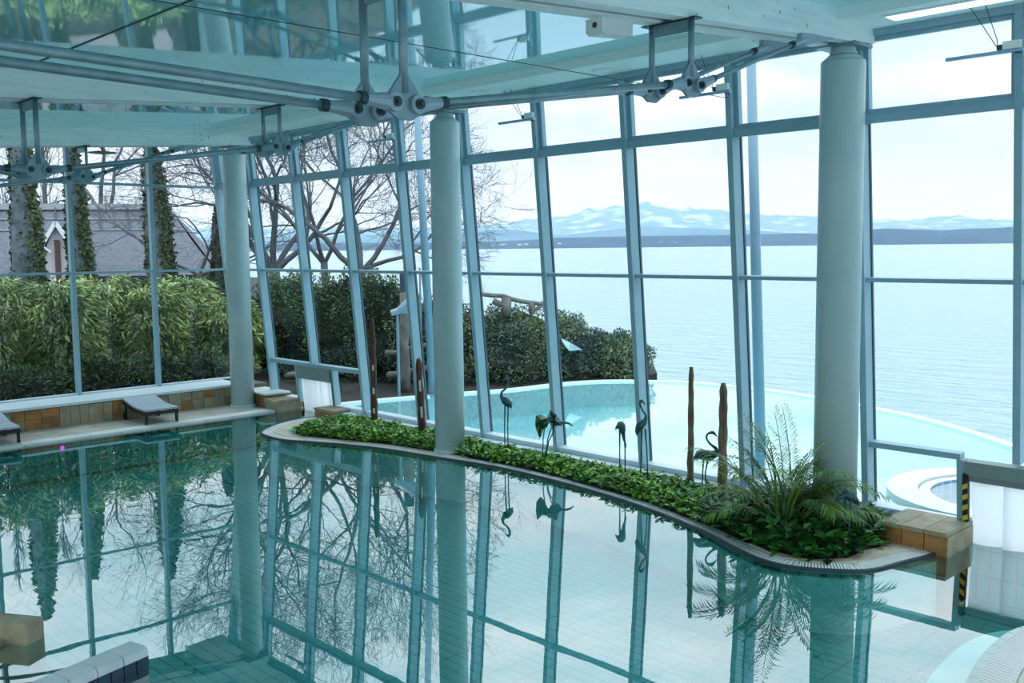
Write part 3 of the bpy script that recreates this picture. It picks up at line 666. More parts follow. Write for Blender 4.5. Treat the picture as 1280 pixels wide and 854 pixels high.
# ------------------------------------------------------------------ underslung steel trusses
def clevis(mb, pin, d, rod_r=.026, L=.2):
    d = d.normalized(); mb.tube([pin+Vector((-.036, 0, 0)), pin+Vector((.036, 0, 0))], .055, 16)
    mb.tube([pin+d*.01, pin+d*.06, pin+d*(L-.05), pin+d*L], [.05, .05, .036, .034], 10)
def truss(bx, name_label):
    tr = thing('tie_rod_truss', name_label, 'truss', (bx, 6.4, 4.17), 'steel tie rod trusses under the beams')
    N1, N2, N3 = Vector((0, 6.42, 4.15)), Vector((0, 3.62, 3.75)), Vector((0, .5, 3.82)); AN = Vector((0, 8.12, beam_z(8.12)-.05))
    N4 = Vector((0, -2.4, beam_z(-2.4)-.05))
    for s in (-1, 1):
        X = Vector((bx+s*.19, 0, 0))
        # anchor shoe at the beam
        a = AN+X
        MB().extr([a+Vector((0, -.1, -.01)), a+Vector((0, -.02, -.055)), a+Vector((0, .1, -.02)), a+Vector((0, .5, .07)), a+Vector((0, .1, .06)), a+Vector((0, -.1, .045))], (1, 0, 0), .05).build('anchor_shoe', 'steel_light', tr)
        for Nd, st_h in ((N1, .19), (N2, .21), (N3, .21)):
            p = Nd+X
            gp_ = MB().extr([p+Vector(v) for v in ((0, 0, .2), (0, .125, .035), (0, .15, 0), (0, .12, -.05), (0, .05, -.095), (0, -.05, -.095), (0, -.12, -.05), (0, -.15, 0), (0, -.125, .035))], (1, 0, 0), .022).build('gusset_plate', 'steel', tr)
            top = p+Vector((0, 0, beam_z(p.y)-p.z))
            MB().tube([p+Vector((0, 0, .06)), top], .024 if Nd is N1 else .027, 12).build('strut', 'steel', tr, True)
            for e in (-.085, .085):
                MB().tube([p+Vector((v, e, 0)) for v in (-.07, -.0551, -.055, .055, .0551, .07)], [.015, .015, .03, .03, .015, .015], 12).build('pin', 'steel_dark', gp_)
        if s == 1:
            for Nd in (N1, N2, N3):
                zt = beam_z(Nd.y)
                MB().box(bx-.19, bx+.19, Nd.y-.012, Nd.y+.012, zt-.1, zt-.01).build('cross_bracket', 'steel', tr)
                MB().box(bx-.26, bx+.26, Nd.y-.05, Nd.y+.05, zt-.01, zt).build('head_plate', 'steel_dark', tr)
        segs = [(AN+Vector((0, -.02, 0)), N1+Vector((0, .085, 0)), .02), (N1+Vector((0, -.085, 0)), N2+Vector((0, .085, 0)), .026), (N2+Vector((0, -.085, 0)), N3+Vector((0, .085, 0)), .026), (N3+Vector((0, -.085, 0)), N4, .02)]
        for k, (u, v, r) in enumerate(segs):
            u = u+X; v = v+X; d = (v-u).normalized()
            rod = MB().tube([u+d*.12, v-d*.12], r, 12).build('tie_rod', 'steel', tr, True)
            cm = 'steel_light' if bx > -6 else 'steel'
            if k: c = MB(); clevis(c, u, d); c.build('clevis', cm, rod)
            else: MB().tube([u, u+d*.2], [.034, .026], 10).build('rod_end', cm, rod)
            if k < 3: c = MB(); clevis(c, v, -d); c.build('clevis', cm, rod)
            for e in (u+d*.212, v-d*.212): MB().tube([e-d*.022, e+d*.022], r+.012, 10).build('lock_nut', 'steel_dark', rod)
    return tr
for bi, bx in enumerate(COLX):
    truss(bx, ['pair of grey steel tie rods with big gussets below the beam of the palm column', 'grey steel tie rods and struts below the middle beam', 'small far steel tie rods and struts below the beam over the loungers'][bi])

# columns
col_l = ['white steel column rising from the planter beside the palm', 'white steel column at the planter between driftwood post and heron statue', 'white steel column on the deck beside the lounger']
for bi, bx in enumerate(COLX):
    t = thing('column', col_l[bi], 'column', (bx, COLY, DECK), 'round white columns')
    zb = beam_z(COLY)
    MB().lathe([(.215, -.02), (.212, 4.66), (.205, 4.68)], 40, (bx, COLY, 0)).build('shaft', 'column', t, True)
    MB().lathe([(.205, 4.68), (.14, 4.735), (.13, 4.745)], 40, (bx, COLY, 0)).build('shoulder', 'column', t, True)
    MB().lathe([(.13, 4.745), (.13, 4.765), (.118, 4.77), (.118, zb-.03)], 32, (bx, COLY, 0)).build('neck', 'column', t)
    MB().box(bx-.2, bx+.2, COLY-.2, COLY+.2, zb-.032, zb-.002).build('head_plate', 'steel', t)
    MB().lathe([(.235, -.02), (.235, .03), (.216, .035)], 40, (bx, COLY, 0)).build('base_ring', 'column', t)

# box projector on the first beam
pb = thing('projector', 'small white box with dark lens fixed under the beam', 'projector', (-4.99, 5.9, beam_z(5.9)))
z = beam_z(5.9)
MB().extr([(-5.0, 5.72, z-.01), (-5.0, 6.08, z+.01), (-5.0, 6.08, z-.1), (-5.0, 5.76, z-.125), (-5.0, 5.72, z-.11)], (1, 0, 0), .16).build('housing', 'white_plastic', pb)
MB().tube([(-4.99, 5.745, z-.06), (-4.99, 5.715, z-.06)], .022, 12).build('lens', 'lens', pb)
MB().box(-5.06, -4.94, 5.84, 5.98, z-.012, z+.004).build('mounting_plate', 'steel', pb)
# suspended disc lamp behind the far beam
dl = thing('disc_lamp', 'round grey disc lamp hanging below the far beam', 'lamp', (-17.4, 7.0, 4.62))
MB().lathe([(.02, .03), (.12, .022), (.24, .004), (.245, -.004), (.1, -.02), (.01, -.022)], 28, (-17.4, 7.0, 4.63)).build('shade', 'lamp_disc', dl)
MB().tube([(-17.4, 7.0, 4.65), (-17.4, 7.0, cz(7.0))], .008, 6).build('stem', 'steel_dark', dl)
# bracing wire under the ceiling
tag(MB().tube([(-6.17, -1.5, 4.5), (-6.17, 3, 4.49), (-6.2, 9.3, 4.5)], .004, 5).build('bracing_wire', 'cable'), 'thin dark wire stretched below the teal ceiling', 'wire')
# window openers on every second mullion
for i, k in enumerate([-1, 1, 3, 5, 7]):
    x = XE-BAY*k; b0 = FP(x, 4.6, .14)
    lab = ['grey window opener bar with hanging cables on mullion next to the lake corner pane', 'grey window opener bar on the mullion behind the steel tie rods', 'grey window opener bar on the mullion beside the middle column', 'grey window opener bar on the mullion in front of the bare tree', 'far grey window opener bar on the mullion near the deck column'][i]
    t = thing('window_opener', lab, 'opener', b0, 'window opener bars')
    MB().bar(b0+Vector((-.62, -.0, -.012)), b0+Vector((.05, 0, -.012)), .035, .03, side=(0, 1, 0)).build('chain_bar', 'chrome_bar', t)
    mbx = MB().bar(b0+Vector((-.12, 0, .04)), b0+Vector((.03, 0, .04)), .05, .07, side=(0, 1, 0)).build('motor_box', 'white_plastic', t)
    MB().bar(b0+Vector((-.17, 0, .03)), b0+Vector((-.12, 0, .03)), .04, .045, side=(0, 1, 0)).build('motor_end', 'steel_dark', mbx)
    MB().bar(b0+Vector((0, .0, 0)), FP(x, 4.6, .0), .05, .07).build('bracket', 'frame_dark', t)
    for sx_ in (-.05, .08):
        pt = Vector((x-.3+sx_, 9.2, 4.985))
        MB().tube([pt, pt.lerp(b0+Vector((-.2, 0, .05)), .35)+Vector((.02, 0, -.02)), pt.lerp(b0+Vector((-.2, 0, .05)), .7)+Vector((.05, 0, -.06)), b0+Vector((-.17, 0, .03))], .004, 5).build('cable', 'cable', t)

# ------------------------------------------------------------------ ground cover in the planter
def inside(x, y, P):
    c = False; j = len(P)-1
    for i in range(len(P)):
        if (P[i][1] > y) != (P[j][1] > y) and x < (P[j][0]-P[i][0])*(y-P[i][1])/(P[j][1]-P[i][1])+P[i][0]: c = not c
        j = i
    return c
def rnd_dir(r, up=0.):
    v = Vector((r.gauss(0, 1), r.gauss(0, 1), r.gauss(0, 1)+up)); return v.normalized()
rc = random.Random(5)
def cover(n, xa, xb, L0, L1, zmax, name, m, label):
    mb = MB(); k = 0
    while k < n:
        x, y = rc.uniform(xa, xb), rc.uniform(8.05, 9.6)
        cx_, cy_ = (x*.995-9.2*.005), (y-9.15)*.95+9.15
        if not inside(cx_, cy_+.0, SOIL) or y > 9.6: continue
        rim_f = 1. if inside(x, y-.09, SOIL) else .5
        if math.hypot(x-COLX[0], y-COLY) < .25 or math.hypot(x-COLX[1], y-COLY) < .25: continue
        hump = .55+.45*math.sin(x*5.1+1.3*math.sin(y*6))*math.sin(y*7+x*2)
        z = DECK+.01+zmax*rim_f*rc.random()**.6*(.55+.45*hump)
        a = rc.uniform(0, 2*PI); d = Vector((math.cos(a), math.sin(a), rc.uniform(-.35, .75)))
        mb.leaf(Vector((x, y, z)), d, Vector((rc.gauss(0, .4), rc.gauss(0, .4), 1)), rc.uniform(L0, L1), rc.uniform(L0, L1)*.62); k += 1
    tag(mb.build(name, m), label, 'plants', kind='stuff')
cover(9500, -14, -5.9, .05, .1, .17, 'ground_cover', 'cover_leaf', 'bright green leafy ground cover filling the narrow planter')
cover(2600, -6.1, -4.2, .09, .16, .24, 'ground_cover', 'cover_leaf_big', 'dark glossy broad-leaved ground cover around the palm')

# ------------------------------------------------------------------ palm
pbse = Vector((-5.12, 8.74, .03))
palm = thing('areca_palm', 'feathery green areca palm in the planter beside the white column', 'palm', pbse)
rp = random.Random(12)
E1 = Vector((.72, .69, 0)); E2 = Vector((-.69, .72, 0))     # E1 runs to the right as seen, E2 away
fr = []
for k in range(33):
    az = k*137.5+rp.uniform(-15, 15); ring = (k % 3)
    fr.append((az, rp.uniform(1.05, 1.35)-.14*ring, (80, 70, 54)[ring]+rp.uniform(-6, 6), (.65, 1.05, 1.4)[ring]*rp.uniform(.85, 1.15)))
fr += [(2, 1.25, 50, 1.35), (-14, 1.1, 42, 1.3), (182, 1.15, 48, 1.2), (200, 1.0, 34, 1.0), (95, 1.25, 82, .5), (-38, 1.2, 50, 1.25), (-50, 1.1, 58, 1.15), (-43, 1.05, 36, 1.0), (-60, .95, 48, 1.3)]
for az, L, el, droop in fr:
    a = math.radians(az); hd = E1*math.cos(a)+E2*math.sin(a)*.7; hd.normalize(); e = math.radians(el)
    if hd.dot(Vector((.21, .46, 0)).normalized()) > .8: L *= .6; e = max(e, 1.25)
    pts = []; p = pbse+Vector((rp.uniform(-.09, .09), rp.uniform(-.09, .09), 0)); n_ = 20
    for k in range(n_+1):
        pts.append(p.copy()); t = k/n_; ee = e-droop*1.5*max(0, t-.25)**1.2
        p = p+(hd*math.cos(ee)+Vector((0, 0, 1))*math.sin(ee))*(L/n_)
    f = MB().tube(pts, [.008*(1-t/(n_+1))+.0025 for t in range(n_+1)], 5)
    for k in range(8, n_+1):
        d = (pts[min(k+1, n_)]-pts[k-1]).normalized(); side = d.cross(Vector((0, 0, 1)))
        if side.length < .25: side = hd.cross(Vector((0, 0, 1)))
        side.normalize(); t = (k-8)/(n_-8)
        for h in range(2):
            q = pts[k]+d*((h/2)*L/n_)
            for s in (-1, 1):
                ll = (.24*math.sin(PI*(.22+.66*t))+.04)*rp.uniform(.8, 1.1); ld = (side*s*.8+d*.8+Vector((0, 0, .12-.3*t+rp.uniform(-.12, .12)))).normalized()
                mid = q+ld*ll*.5; tip = mid+(ld+Vector((0, 0, -.7))).normalized()*ll*.5; w = ld.cross(Vector((0, 0, 1))).normalized()*.0075
                f.add([q, mid+w, tip, mid-w], [(0, 1, 3), (1, 2, 3)])
    f.build('frond', 'palm_leaf', palm)
for k in range(5):
    a = k*1.3; MB().tube([pbse+Vector((.04*math.cos(a), .04*math.sin(a), 0)), pbse+Vector((.07*math.cos(a), .07*math.sin(a), .16)), pbse+Vector((.11*math.cos(a), .11*math.sin(a), .32))], [.018, .014, .008], 6).build('stem', 'palm_stem', palm)

# ------------------------------------------------------------------ bronze birds, leaf sculpture
def statue_frame(fx, fy, plane=9.47):
    d = ray(fx, fy); b = CAMP + d*(plane/d.y); s = (b-CAMP).dot(_F)/F_PX; return b, s
def wpt(b, s, dx, dy, depth=0.): return b+_R0*(dx*s)+Vector((0, 0, -dy*s))+Vector((-_R0.y, _R0.x, 0))*depth
def bird(fx, fy, spine, radii, legs, label, m='bronze', plane=9.47):
    b, s = statue_frame(fx, fy, plane)
    t = thing('bird_statue', label, 'statue', (b.x, b.y, DECK+.006), 'bronze wading birds in the planter')
    P = [wpt(b, s, dx, dy, dp) for dx, dy, dp in spine]
    pts = resample(catmull(P, 6), .012)
    Lk = [0]
    for u, v in zip(P, P[1:]): Lk.append(Lk[-1]+(v-u).length)
    rr = []; tot = sum((v-u).length for u, v in zip(pts, pts[1:])); acc = 0
    for i, p in enumerate(pts):
        if i: acc += (pts[i]-pts[i-1]).length
        q = acc/tot*Lk[-1]; j = max(k for k in range(len(Lk)-1) if Lk[k] <= q+1e-9); u = (q-Lk[j])/(Lk[j+1]-Lk[j]); u = u*u*(3-2*u)
        rr.append((radii[j]*(1-u)+radii[j+1]*u)*s)
    MB().tube(pts, rr, 12).build('body', m, t, True)
    for (x0, y0, d0), (x1, y1, d1), (x2, y2, d2) in legs:
        k = [wpt(b, s, x0, y0, d0), wpt(b, s, x1, y1, d1), wpt(b, s, x2, y2, d2)]; k[2].z = DECK+.02
        lg = MB().tube(k, [.013, .009, .008], 6).build('leg', m, t)
        f = k[2]
        MB().tube([f, f+_R0*(-.05)], [.01, .006], 5).build('foot', m, lg)
    return t
# spine from beak to tail, in (sideways, up-negative) photo units around the foot
bird(633, 556, [(-3, -77, 0), (-1, -82, .0), (2, -83, 0), (3, -78, 0), (0, -71, 0), (-5, -66, 0), (-5, -60, 0), (-1, -56, 0), (4, -51, 0), (7, -46, 0)], [.3, 1.1, 1.9, 1.5, 1.3, 1.4, 2.4, 5.2, 4.6, .8],
     [((-1, -50, .03), (-2, -26, .03), (-2, 2, .03)), ((3, -50, -.03), (2, -26, -.03), (2, 2, -.03))], 'slim bronze wading bird with raised curled neck beside the middle column')
bird(778, 582, [(5, -22, 0), (4, -27, 0), (2, -33, 0), (1, -39, 0), (0, -45, 0), (-2, -51, 0), (-6, -49, 0), (-9, -45, 0)], [.3, 1.0, 1.7, 2.2, 4.4, 5.4, 2.4, .5],
     [((-3, -44, .03), (-3, -22, .03), (-3, 2, .03)), ((2, -43, -.03), (3, -20, -.03), (3, 2, -.03))], 'bronze wading bird bending its head straight down to feed')
bird(806, 590, [(0, -84, 0), (-2, -88, 0), (-5, -90, 0), (-6, -85, 0), (-3, -78, 0), (1, -72, 0), (1, -67, 0), (-2, -62, 0), (-6, -58, 0), (-9, -52, 0), (-10, -46, 0)], [.3, 1.2, 1.7, 1.3, 1.2, 1.3, 2.4, 4.6, 5.4, 3.6, .6],
     [((-3, -55, .03), (-4, -28, .03), (-5, 2, .03)), ((0, -55, -.03), (2, -28, -.03), (4, 2, -.03))], 'bronze wading bird with upright S-shaped neck before a window mullion')
bird(878, 606, [(18, -60, 0), (16, -63, 0), (12, -66, 0), (6, -64, 0), (5, -58, 0), (10, -51, 0), (17, -45, 0), (15, -39, 0), (7, -37, 0), (-3, -38, 0), (-9, -34, 0), (-12, -32, 0)], [.4, 1.2, 2.2, 1.3, 1.2, 1.4, 2.2, 5.0, 7.2, 6.4, 3.0, .6],
     [((2, -34, .03), (1, -16, .03), (0, 2, .03)), ((6, -33, -.03), (3, -16, -.03), (4, 2, -.03))], 'large green bronze wading bird with hooked neck between the driftwood posts')
bird(1058, 664, [(-17, -33, 0), (-15, -36, 0), (-12, -41, 0), (-7, -44, 0), (-1, -46, 0), (6, -43, 0), (12, -37, 0), (15, -33, 0)], [.4, 1.2, 2.6, 3.4, 5.4, 6.4, 3.6, .8],
     [((-1, -42, .03), (-1, -20, .03), (-2, 2, .03)), ((4, -42, -.03), (2, -20, -.03), (2, 2, -.03))], 'stooping dark bronze bird at the foot of the palm column', plane=8.74)
b, s = statue_frame(684, 564)
ls = thing('leaf_sculpture', 'bronze lotus leaf sculpture with drooping green leaf on thin stems', 'sculpture', (b.x, b.y, DECK+.006))
for (x0, x1, y1, dp) in ((-5, -3, -30, 0), (-2, 6, -30, .04), (-3, 9, -27, -.04)):
    MB().tube([Vector((*wpt(b, s, x0-1, 2, dp).xy, DECK)), wpt(b, s, (x0+x1)/2-1, y1*.5, dp), wpt(b, s, x1, y1, dp)], .008, 6).build('stem', 'bronze', ls)
def lotus(cx, cy, pts, m, name, dep=.1):
    mb = MB(); n_ = len(pts); c = wpt(b, s, cx, cy, -.04)
    ringp = [wpt(b, s, x, y, dep*(1 if i % 2 else -.6)) for i, (x, y) in enumerate(pts)]; back = [p+Vector((.012, .012, .0)) for p in ringp]
    mb.add([c, c+Vector((.012, .012, 0))]+ringp+back, [q for i in range(n_) for q in ((0, 2+i, 2+(i+1) % n_), (1, 2+n_+(i+1) % n_, 2+n_+i), (2+i, 2+n_+i, 2+n_+(i+1) % n_, 2+(i+1) % n_))])
    mb.build(name, m, ls)
lotus(-9, -40, [(-14, -46), (-8, -45), (0, -42), (3, -38), (-2, -31), (-6, -25), (-10, -18), (-14, -28), (-15, -37)], 'bronze_green', 'drooping_leaf')
lotus(8, -40, [(0, -44), (4, -50), (10, -47), (15, -38), (17, -33), (12, -30), (7, -27), (4, -33), (-1, -38)], 'bronze', 'upright_leaf', .14)
MB().tube([wpt(b, s, 8, -34), wpt(b, s, 14, -35), wpt(b, s, 22, -36), wpt(b, s, 28, -34.5), wpt(b, s, 33, -31)], [.02, .035, .02, .015, .006], 7).build('pointed_bud', 'bronze', ls)

# ------------------------------------------------------------------ driftwood posts
def post(fx, fy, ty, wpx, lean, m, label, base_m, insets=(), seed=0, plane=9.56):
    b, s = statue_frame(fx, fy, plane); r = random.Random(seed); zt_ = b.z+(fy-ty)*s; b.z = .10 if plane > 9.6 else DECK+.006; H = zt_-b.z; t = thing('driftwood_post', label, 'post', b, 'driftwood posts by the windows')
    n_ = 14; pts = []; rad = []
    for k in range(n_+1):
        u = k/n_; pts.append(b+_R0*((lean*u+r.uniform(-.5, .5))*s)+Vector((0, 0, .03+H*u))); rad.append(wpx*s/2*(1-.25*u)*r.uniform(.88, 1.1)*(.6 if k in (0, n_) else 1))
    MB().tube(pts, rad, 9).build('wood', m, t, True)
    if base_m: MB().lathe([(.15, 0), (.16, .015), (.15, .03)] if base_m == 'stone_2' else [(.17, 0), (.17, .028), (.165, .03)], 16 if base_m == 'stone_2' else 4, (b.x, b.y, b.z)).build('base', base_m, t)
    toC = Vector((CAMP.x-b.x, CAMP.y-b.y, 0)).normalized()
    for u0, u1 in insets:
        i0 = pts[0].lerp(pts[-1], u0)+toC*(wpx*s*.45); i1 = pts[0].lerp(pts[-1], u1)+toC*(wpx*s*.43)
        MB().bar(i0, i1, .03, .012, side=_R0).build('shell_inset', 'inset', t)
post(468, 521, 400, 9.5, 0, 'drift_red', 'tall slender reddish driftwood post on a round stone base', 'stone_2', ((.12, .17), (.3, .36), (.52, .57)), 1)
post(528, 532, 450, 10.5, -3, 'drift_red', 'short tapered reddish driftwood post with pale inlays beside the middle column', 'stone_2', ((.24, .38), (.58, .72)), 2)
post(863, 600, 461, 9, 0, 'drift_grey', 'tall knotty grey driftwood post on a dark square base', 'black', (), 3)
post(903, 603, 481, 13, 0, 'drift_grey', 'thick short grey driftwood post behind the palm', 'black', (), 4)

# ------------------------------------------------------------------ loungers
def lounger(cx, cy, rot, label):
    t = thing('sun_lounger', label, 'lounger', (cx, cy, DECK), 'dark loungers on the deck')
    M_ = Matrix.Translation((cx, cy, DECK)) @ Matrix.Rotation(rot, 4, 'Z')
    def put(mb, nm, m, par=None):
        mb.v = [tuple(M_ @ Vector(v)) for v in mb.v]; return mb.build(nm, m, par or t)
    L, w = 1.0, .56                                   # x: foot (+) to head (-)
    def zt(x): return .24+.10*max(0, (-x+.05)/.55)
    for sy in (-1, 1):
        put(MB().bar((L/2, sy*w/2, .2), (0, sy*w/2, .2), .03, .06, side=(0, 1, 0)).bar((0, sy*w/2, .2), (-L/2, sy*w/2, .3), .03, .06, side=(0, 1, 0)), 'side_rail', 'wicker')
        put(MB().bar((L/2-.03, sy*(w/2-.015), 0), (L/2-.03, sy*(w/2-.015), .2), .045, .04), 'leg', 'wicker')
        br = put(MB().bar((-L/2+.1, sy*w/2, .075), (-L/2+.12, sy*w/2, .27), .035, .03), 'wheel_bracket', 'wicker')
        put(MB().tube([(-L/2+.1, sy*w/2, .0+.075), (-L/2+.1, sy*(w/2+.03), .075)], .075, 16), 'wheel', 'black', br)
    put(MB().bar((L/2, -w/2, .2), (L/2, w/2, .2), .03, .05), 'foot_rail', 'wicker'); put(MB().bar((-L/2, -w/2, .3), (-L/2, w/2, .3), .03, .05), 'head_rail', 'wicker')
    for nm, xa, xb in (('seat_canvas', L/2+.01, .0), ('back_canvas', -.01, -L/2-.02)):
        put(MB().add([(x, y, zt(x)+dz) for dz in (0, .03) for x, y in ((xa, -w/2-.01), (xb, -w/2-.01), (xb, w/2+.01), (xa, w/2+.01))], [(0, 3, 2, 1), (4, 5, 6, 7), (0, 1, 5, 4), (1, 2, 6, 5), (2, 3, 7, 6), (3, 0, 4, 7)]), nm, 'canvas')
lounger(-16.66, 7.32, -.04, 'dark wicker lounger with light canvas before the stone wall by the column')
lounger(-16.66, 4.75, -.04, 'dark wicker lounger half cut off at the end of the deck')

# ------------------------------------------------------------------ outside: bamboo, shrubs, bank
def bamboo(x, y, h, seed, label, w=.75, nb=470):
    r = random.Random(seed); t = thing('bamboo_clump', label, 'bamboo', (x, y, -.02), 'bamboo hedge outside the left windows')
    cn = MB()
    for k in range(14):
        a = r.uniform(0, 6.28); q = r.random()**.5*w*.6; p = Vector((x+q*math.cos(a), y+q*math.sin(a), -.02)); top = p+Vector((r.uniform(-.35, .35), r.uniform(-.35, .35), h*r.uniform(.75, 1.0)))
        cn.tube([p, p.lerp(top, .5)+Vector((0, 0, .05)), top], [.016, .012, .004], 5)
    tag(cn.build('canes', 'bamboo_cane', t), kind='stuff')
    lf = MB()
    for k in range(nb):
        a = r.uniform(0, 6.28); u = r.random(); zz = h*(.1+.92*u**.6); q = w*(.5+.55*r.random())*(1-.4*max(0, u-.65)/.35)
        p = Vector((x+q*math.cos(a), y+q*math.sin(a), zz)); od = Vector((math.cos(a), math.sin(a), r.uniform(-.3, .4)))
        for j in range(11):
            d = (od+rnd_dir(r)*.75+Vector((0, 0, -.55))).normalized(); L = r.uniform(.13, .26)
            lf.leaf(p+rnd_dir(r)*.11, d, rnd_dir(r, 1.5), L, L*.2)
    tag(lf.build('foliage', 'bamboo_leaf', t), kind='stuff')
bl = ['bushy pale green bamboo at the far end of the garden window', 'bushy bamboo in front of the ivy-clad twin trunk', 'leafy bamboo below the house gable', 'dense bamboo in front of the thatched roof', 'drooping bamboo behind the second garden mullion', 'dark thin bamboo in front of the house corner', 'dark bamboo beside the corner of the glazing']
for i, (x, y, h, w) in enumerate([(-20.9, 4.9, 2.35, .8), (-21.1, 6.1, 2.35, .85), (-20.8, 7.3, 2.25, .8), (-21.4, 8.4, 2.3, .85), (-20.9, 9.3, 2.15, .75), (-21.6, 10.4, 2.2, .8), (-20.6, 11.0, 1.75, .6)]): bamboo(x, y, h, 40+i, bl[i], w)

def shrub(name, x, y, z0, rx, ry, rz, m, seed, label, nl=3800, Ls=(.06, .13), cat='shrub', group=None, asp=.5):
    r = random.Random(seed); t = thing(name, label, cat, (x, y, z0), group)
    ph = [r.uniform(0, 6.28) for _ in range(6)]
    def lump(d): return 1+.13*math.sin(3*d.x*2+ph[0])*math.sin(4*d.y+ph[1])+.1*math.sin(7*d.z+5*d.x+ph[2])+.07*math.sin(11*d.y+9*d.x+ph[3])
    c = Vector((x, y, z0+rz*.45))
    def surf(d, k=1.): q = lump(d)*k; return Vector((max(-rx, min(rx, d.x*rx*q*1.08)), d.y*ry*q, d.z*rz*.62*q))
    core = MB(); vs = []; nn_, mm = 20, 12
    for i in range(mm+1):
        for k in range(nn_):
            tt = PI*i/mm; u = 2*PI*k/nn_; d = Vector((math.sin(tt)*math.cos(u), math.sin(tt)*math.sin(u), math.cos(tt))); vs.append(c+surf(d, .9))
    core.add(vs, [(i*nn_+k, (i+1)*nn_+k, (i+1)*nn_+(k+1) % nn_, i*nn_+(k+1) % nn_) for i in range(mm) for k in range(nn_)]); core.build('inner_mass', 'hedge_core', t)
    lf = MB()
    for k in range(nl):
        d = rnd_dir(r, .25); p = c+surf(d, r.uniform(.86, 1.1)); L = r.uniform(*Ls)
        if p.z < z0: continue
        lf.leaf(p, (d*.6+rnd_dir(r)*.9+Vector((0, 0, .15))).normalized(), rnd_dir(r, .8), L, L*asp)
    tag(lf.build('foliage', m, t), kind='stuff'); return t
hd = [(-20.6, 12.6, 1.1, 1.0, 2.15, 'hedge_leaf', 'tall dark evergreen hedge outside beside the deck column'), (-19.3, 13.2, 1.0, 1.0, 2.1, 'hedge_leaf', 'dark green hedge behind the small curtain door'), (-18.2, 13.3, .9, .9, 2.15, 'hedge_leaf', 'dark green hedge in front of the bare tree trunk'), (-17.4, 13.8, .9, .9, 1.7, 'bank_leaf', 'ivy-grown bank behind the tall reddish post'),
      (-16.6, 14.2, .95, .9, 1.5, 'bank_leaf', 'ivy-grown bank behind the middle column'), (-15.9, 15.2, .95, 1.1, 1.4, 'bank_leaf', 'dense ivy bank under the log railing'), (-15.4, 16.4, .85, 1.0, 1.2, 'bank_leaf', 'grey-green shrub at the pool rim under the white sail'), (-14.6, 17.3, .8, .95, .85, 'bank_leaf', 'loose low shrub at the point above the lake')]
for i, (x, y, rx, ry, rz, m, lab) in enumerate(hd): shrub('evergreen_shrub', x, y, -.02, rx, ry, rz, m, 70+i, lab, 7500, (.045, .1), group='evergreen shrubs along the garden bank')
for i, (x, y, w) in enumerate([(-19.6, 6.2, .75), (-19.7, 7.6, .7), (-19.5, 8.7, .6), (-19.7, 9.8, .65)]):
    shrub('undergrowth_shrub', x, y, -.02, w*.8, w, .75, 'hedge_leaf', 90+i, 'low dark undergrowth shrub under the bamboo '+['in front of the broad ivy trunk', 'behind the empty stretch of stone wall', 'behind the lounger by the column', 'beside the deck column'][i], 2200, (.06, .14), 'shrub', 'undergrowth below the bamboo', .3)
# fallen logs, railing, lamp, sail, masts, sign, flag
def log(p0, p1, r0, r1, label, wob=.05, seed=0, name='fallen_log', grp='weathered logs'):
    r = random.Random(seed); pts = [Vector(p0).lerp(Vector(p1), k/6)+rnd_dir(r)*wob*(0 if k in (0, 6) else 1) for k in range(7)]
    return tag(MB().tube(pts, [r0+(r1-r0)*k/6 for k in range(7)], 8).build(name, 'log', None, True), label, 'log', grp)
log((-19.2, 11.6, .12), (-16.9, 11.5, .42), .09, .06, 'pale fallen log lying in front of the hedge', .06, 1)
log((-17.0, 12.7, .7), (-15.7, 12.9, .95), .07, .05, 'pale log leaning across the ivy bank', .05, 2)
log((-16.8, 12.6, .25), (-15.6, 12.7, .5), .08, .05, 'grey log low on the ivy bank near the lamp', .05, 3)
rl = thing('log_railing', 'rustic railing of crooked grey branches on the ivy bank', 'railing', at_dist(640, 372, 21.6))
def rp_(px, py): return at_dist(px, py, 21.6)
MB().tube([rp_(*q) for q in ((590, 364), (605, 368), (617, 369.5), (630, 370), (640, 374), (655, 377), (668, 379), (676, 380), (684, 375))], .05, 7).build('handrail', 'log', rl, True)
MB().tube([rp_(616, 376), rp_(627, 381), rp_(638, 386)], [.07, .07, .06], 8).build('brace', 'log', rl, True)
for a, b_ in (((633, 371), (633, 395)), ((665, 378), (665, 392))): MB().tube([rp_(*a), rp_(*b_)], .11 if a[0] == 633 else .07, 8).build('rail_post', 'log', rl, True)
MB().tube([rp_(667, 388), rp_(673, 385), rp_(679, 380)], .04, 6).build('branch', 'log', rl, True)
MB().tube([rp_(590, 395), rp_(605, 396), rp_(622, 392)], .04, 6).build('branch', 'log', rl, True)
pb_ = at_dist(501, 355, 20.3)
log((pb_.x, pb_.y, -.02), tuple(at_dist(506, 366, 20.3)), .13, .11, 'thick upright weathered trunk behind the reddish post', .03, 4, 'upright_log')
fb = Vector((-15.55, 11.9, -.02)); fl = thing('floodlight', 'pale floodlight head on thin pole in front of the bank', 'floodlight', fb)
fh = at_dist(477, 388, math.hypot(fb.x, fb.y)).z
MB().tube([fb, fb+Vector((0, 0, fh-fb.z))], .03, 8).build('pole', 'mast', fl)
hc = fb+Vector((0, 0, fh)); MB().tube([hc-_R0*.12+Vector((0, 0, -.04)), hc+_R0*.02, hc+_R0*.22+Vector((0, 0, .1)), hc+_R0*.3+Vector((0, 0, .16))], [.06, .07, .13, .15], 10).build('lamp_head', 'steel_light', fl)
MB().tube([hc+_R0*.02+Vector((0, 0, -.03)), hc+_R0*.3+Vector((0, 0, -.02))], [.03, .03], 6).build('bracket', 'steel_light', fl)
sc_ = [at_dist(701, 423, 21.0), at_dist(712, 428, 21.2), at_dist(727, 437, 21.2), at_dist(712, 439, 21.4), at_dist(706, 432, 21.2)]
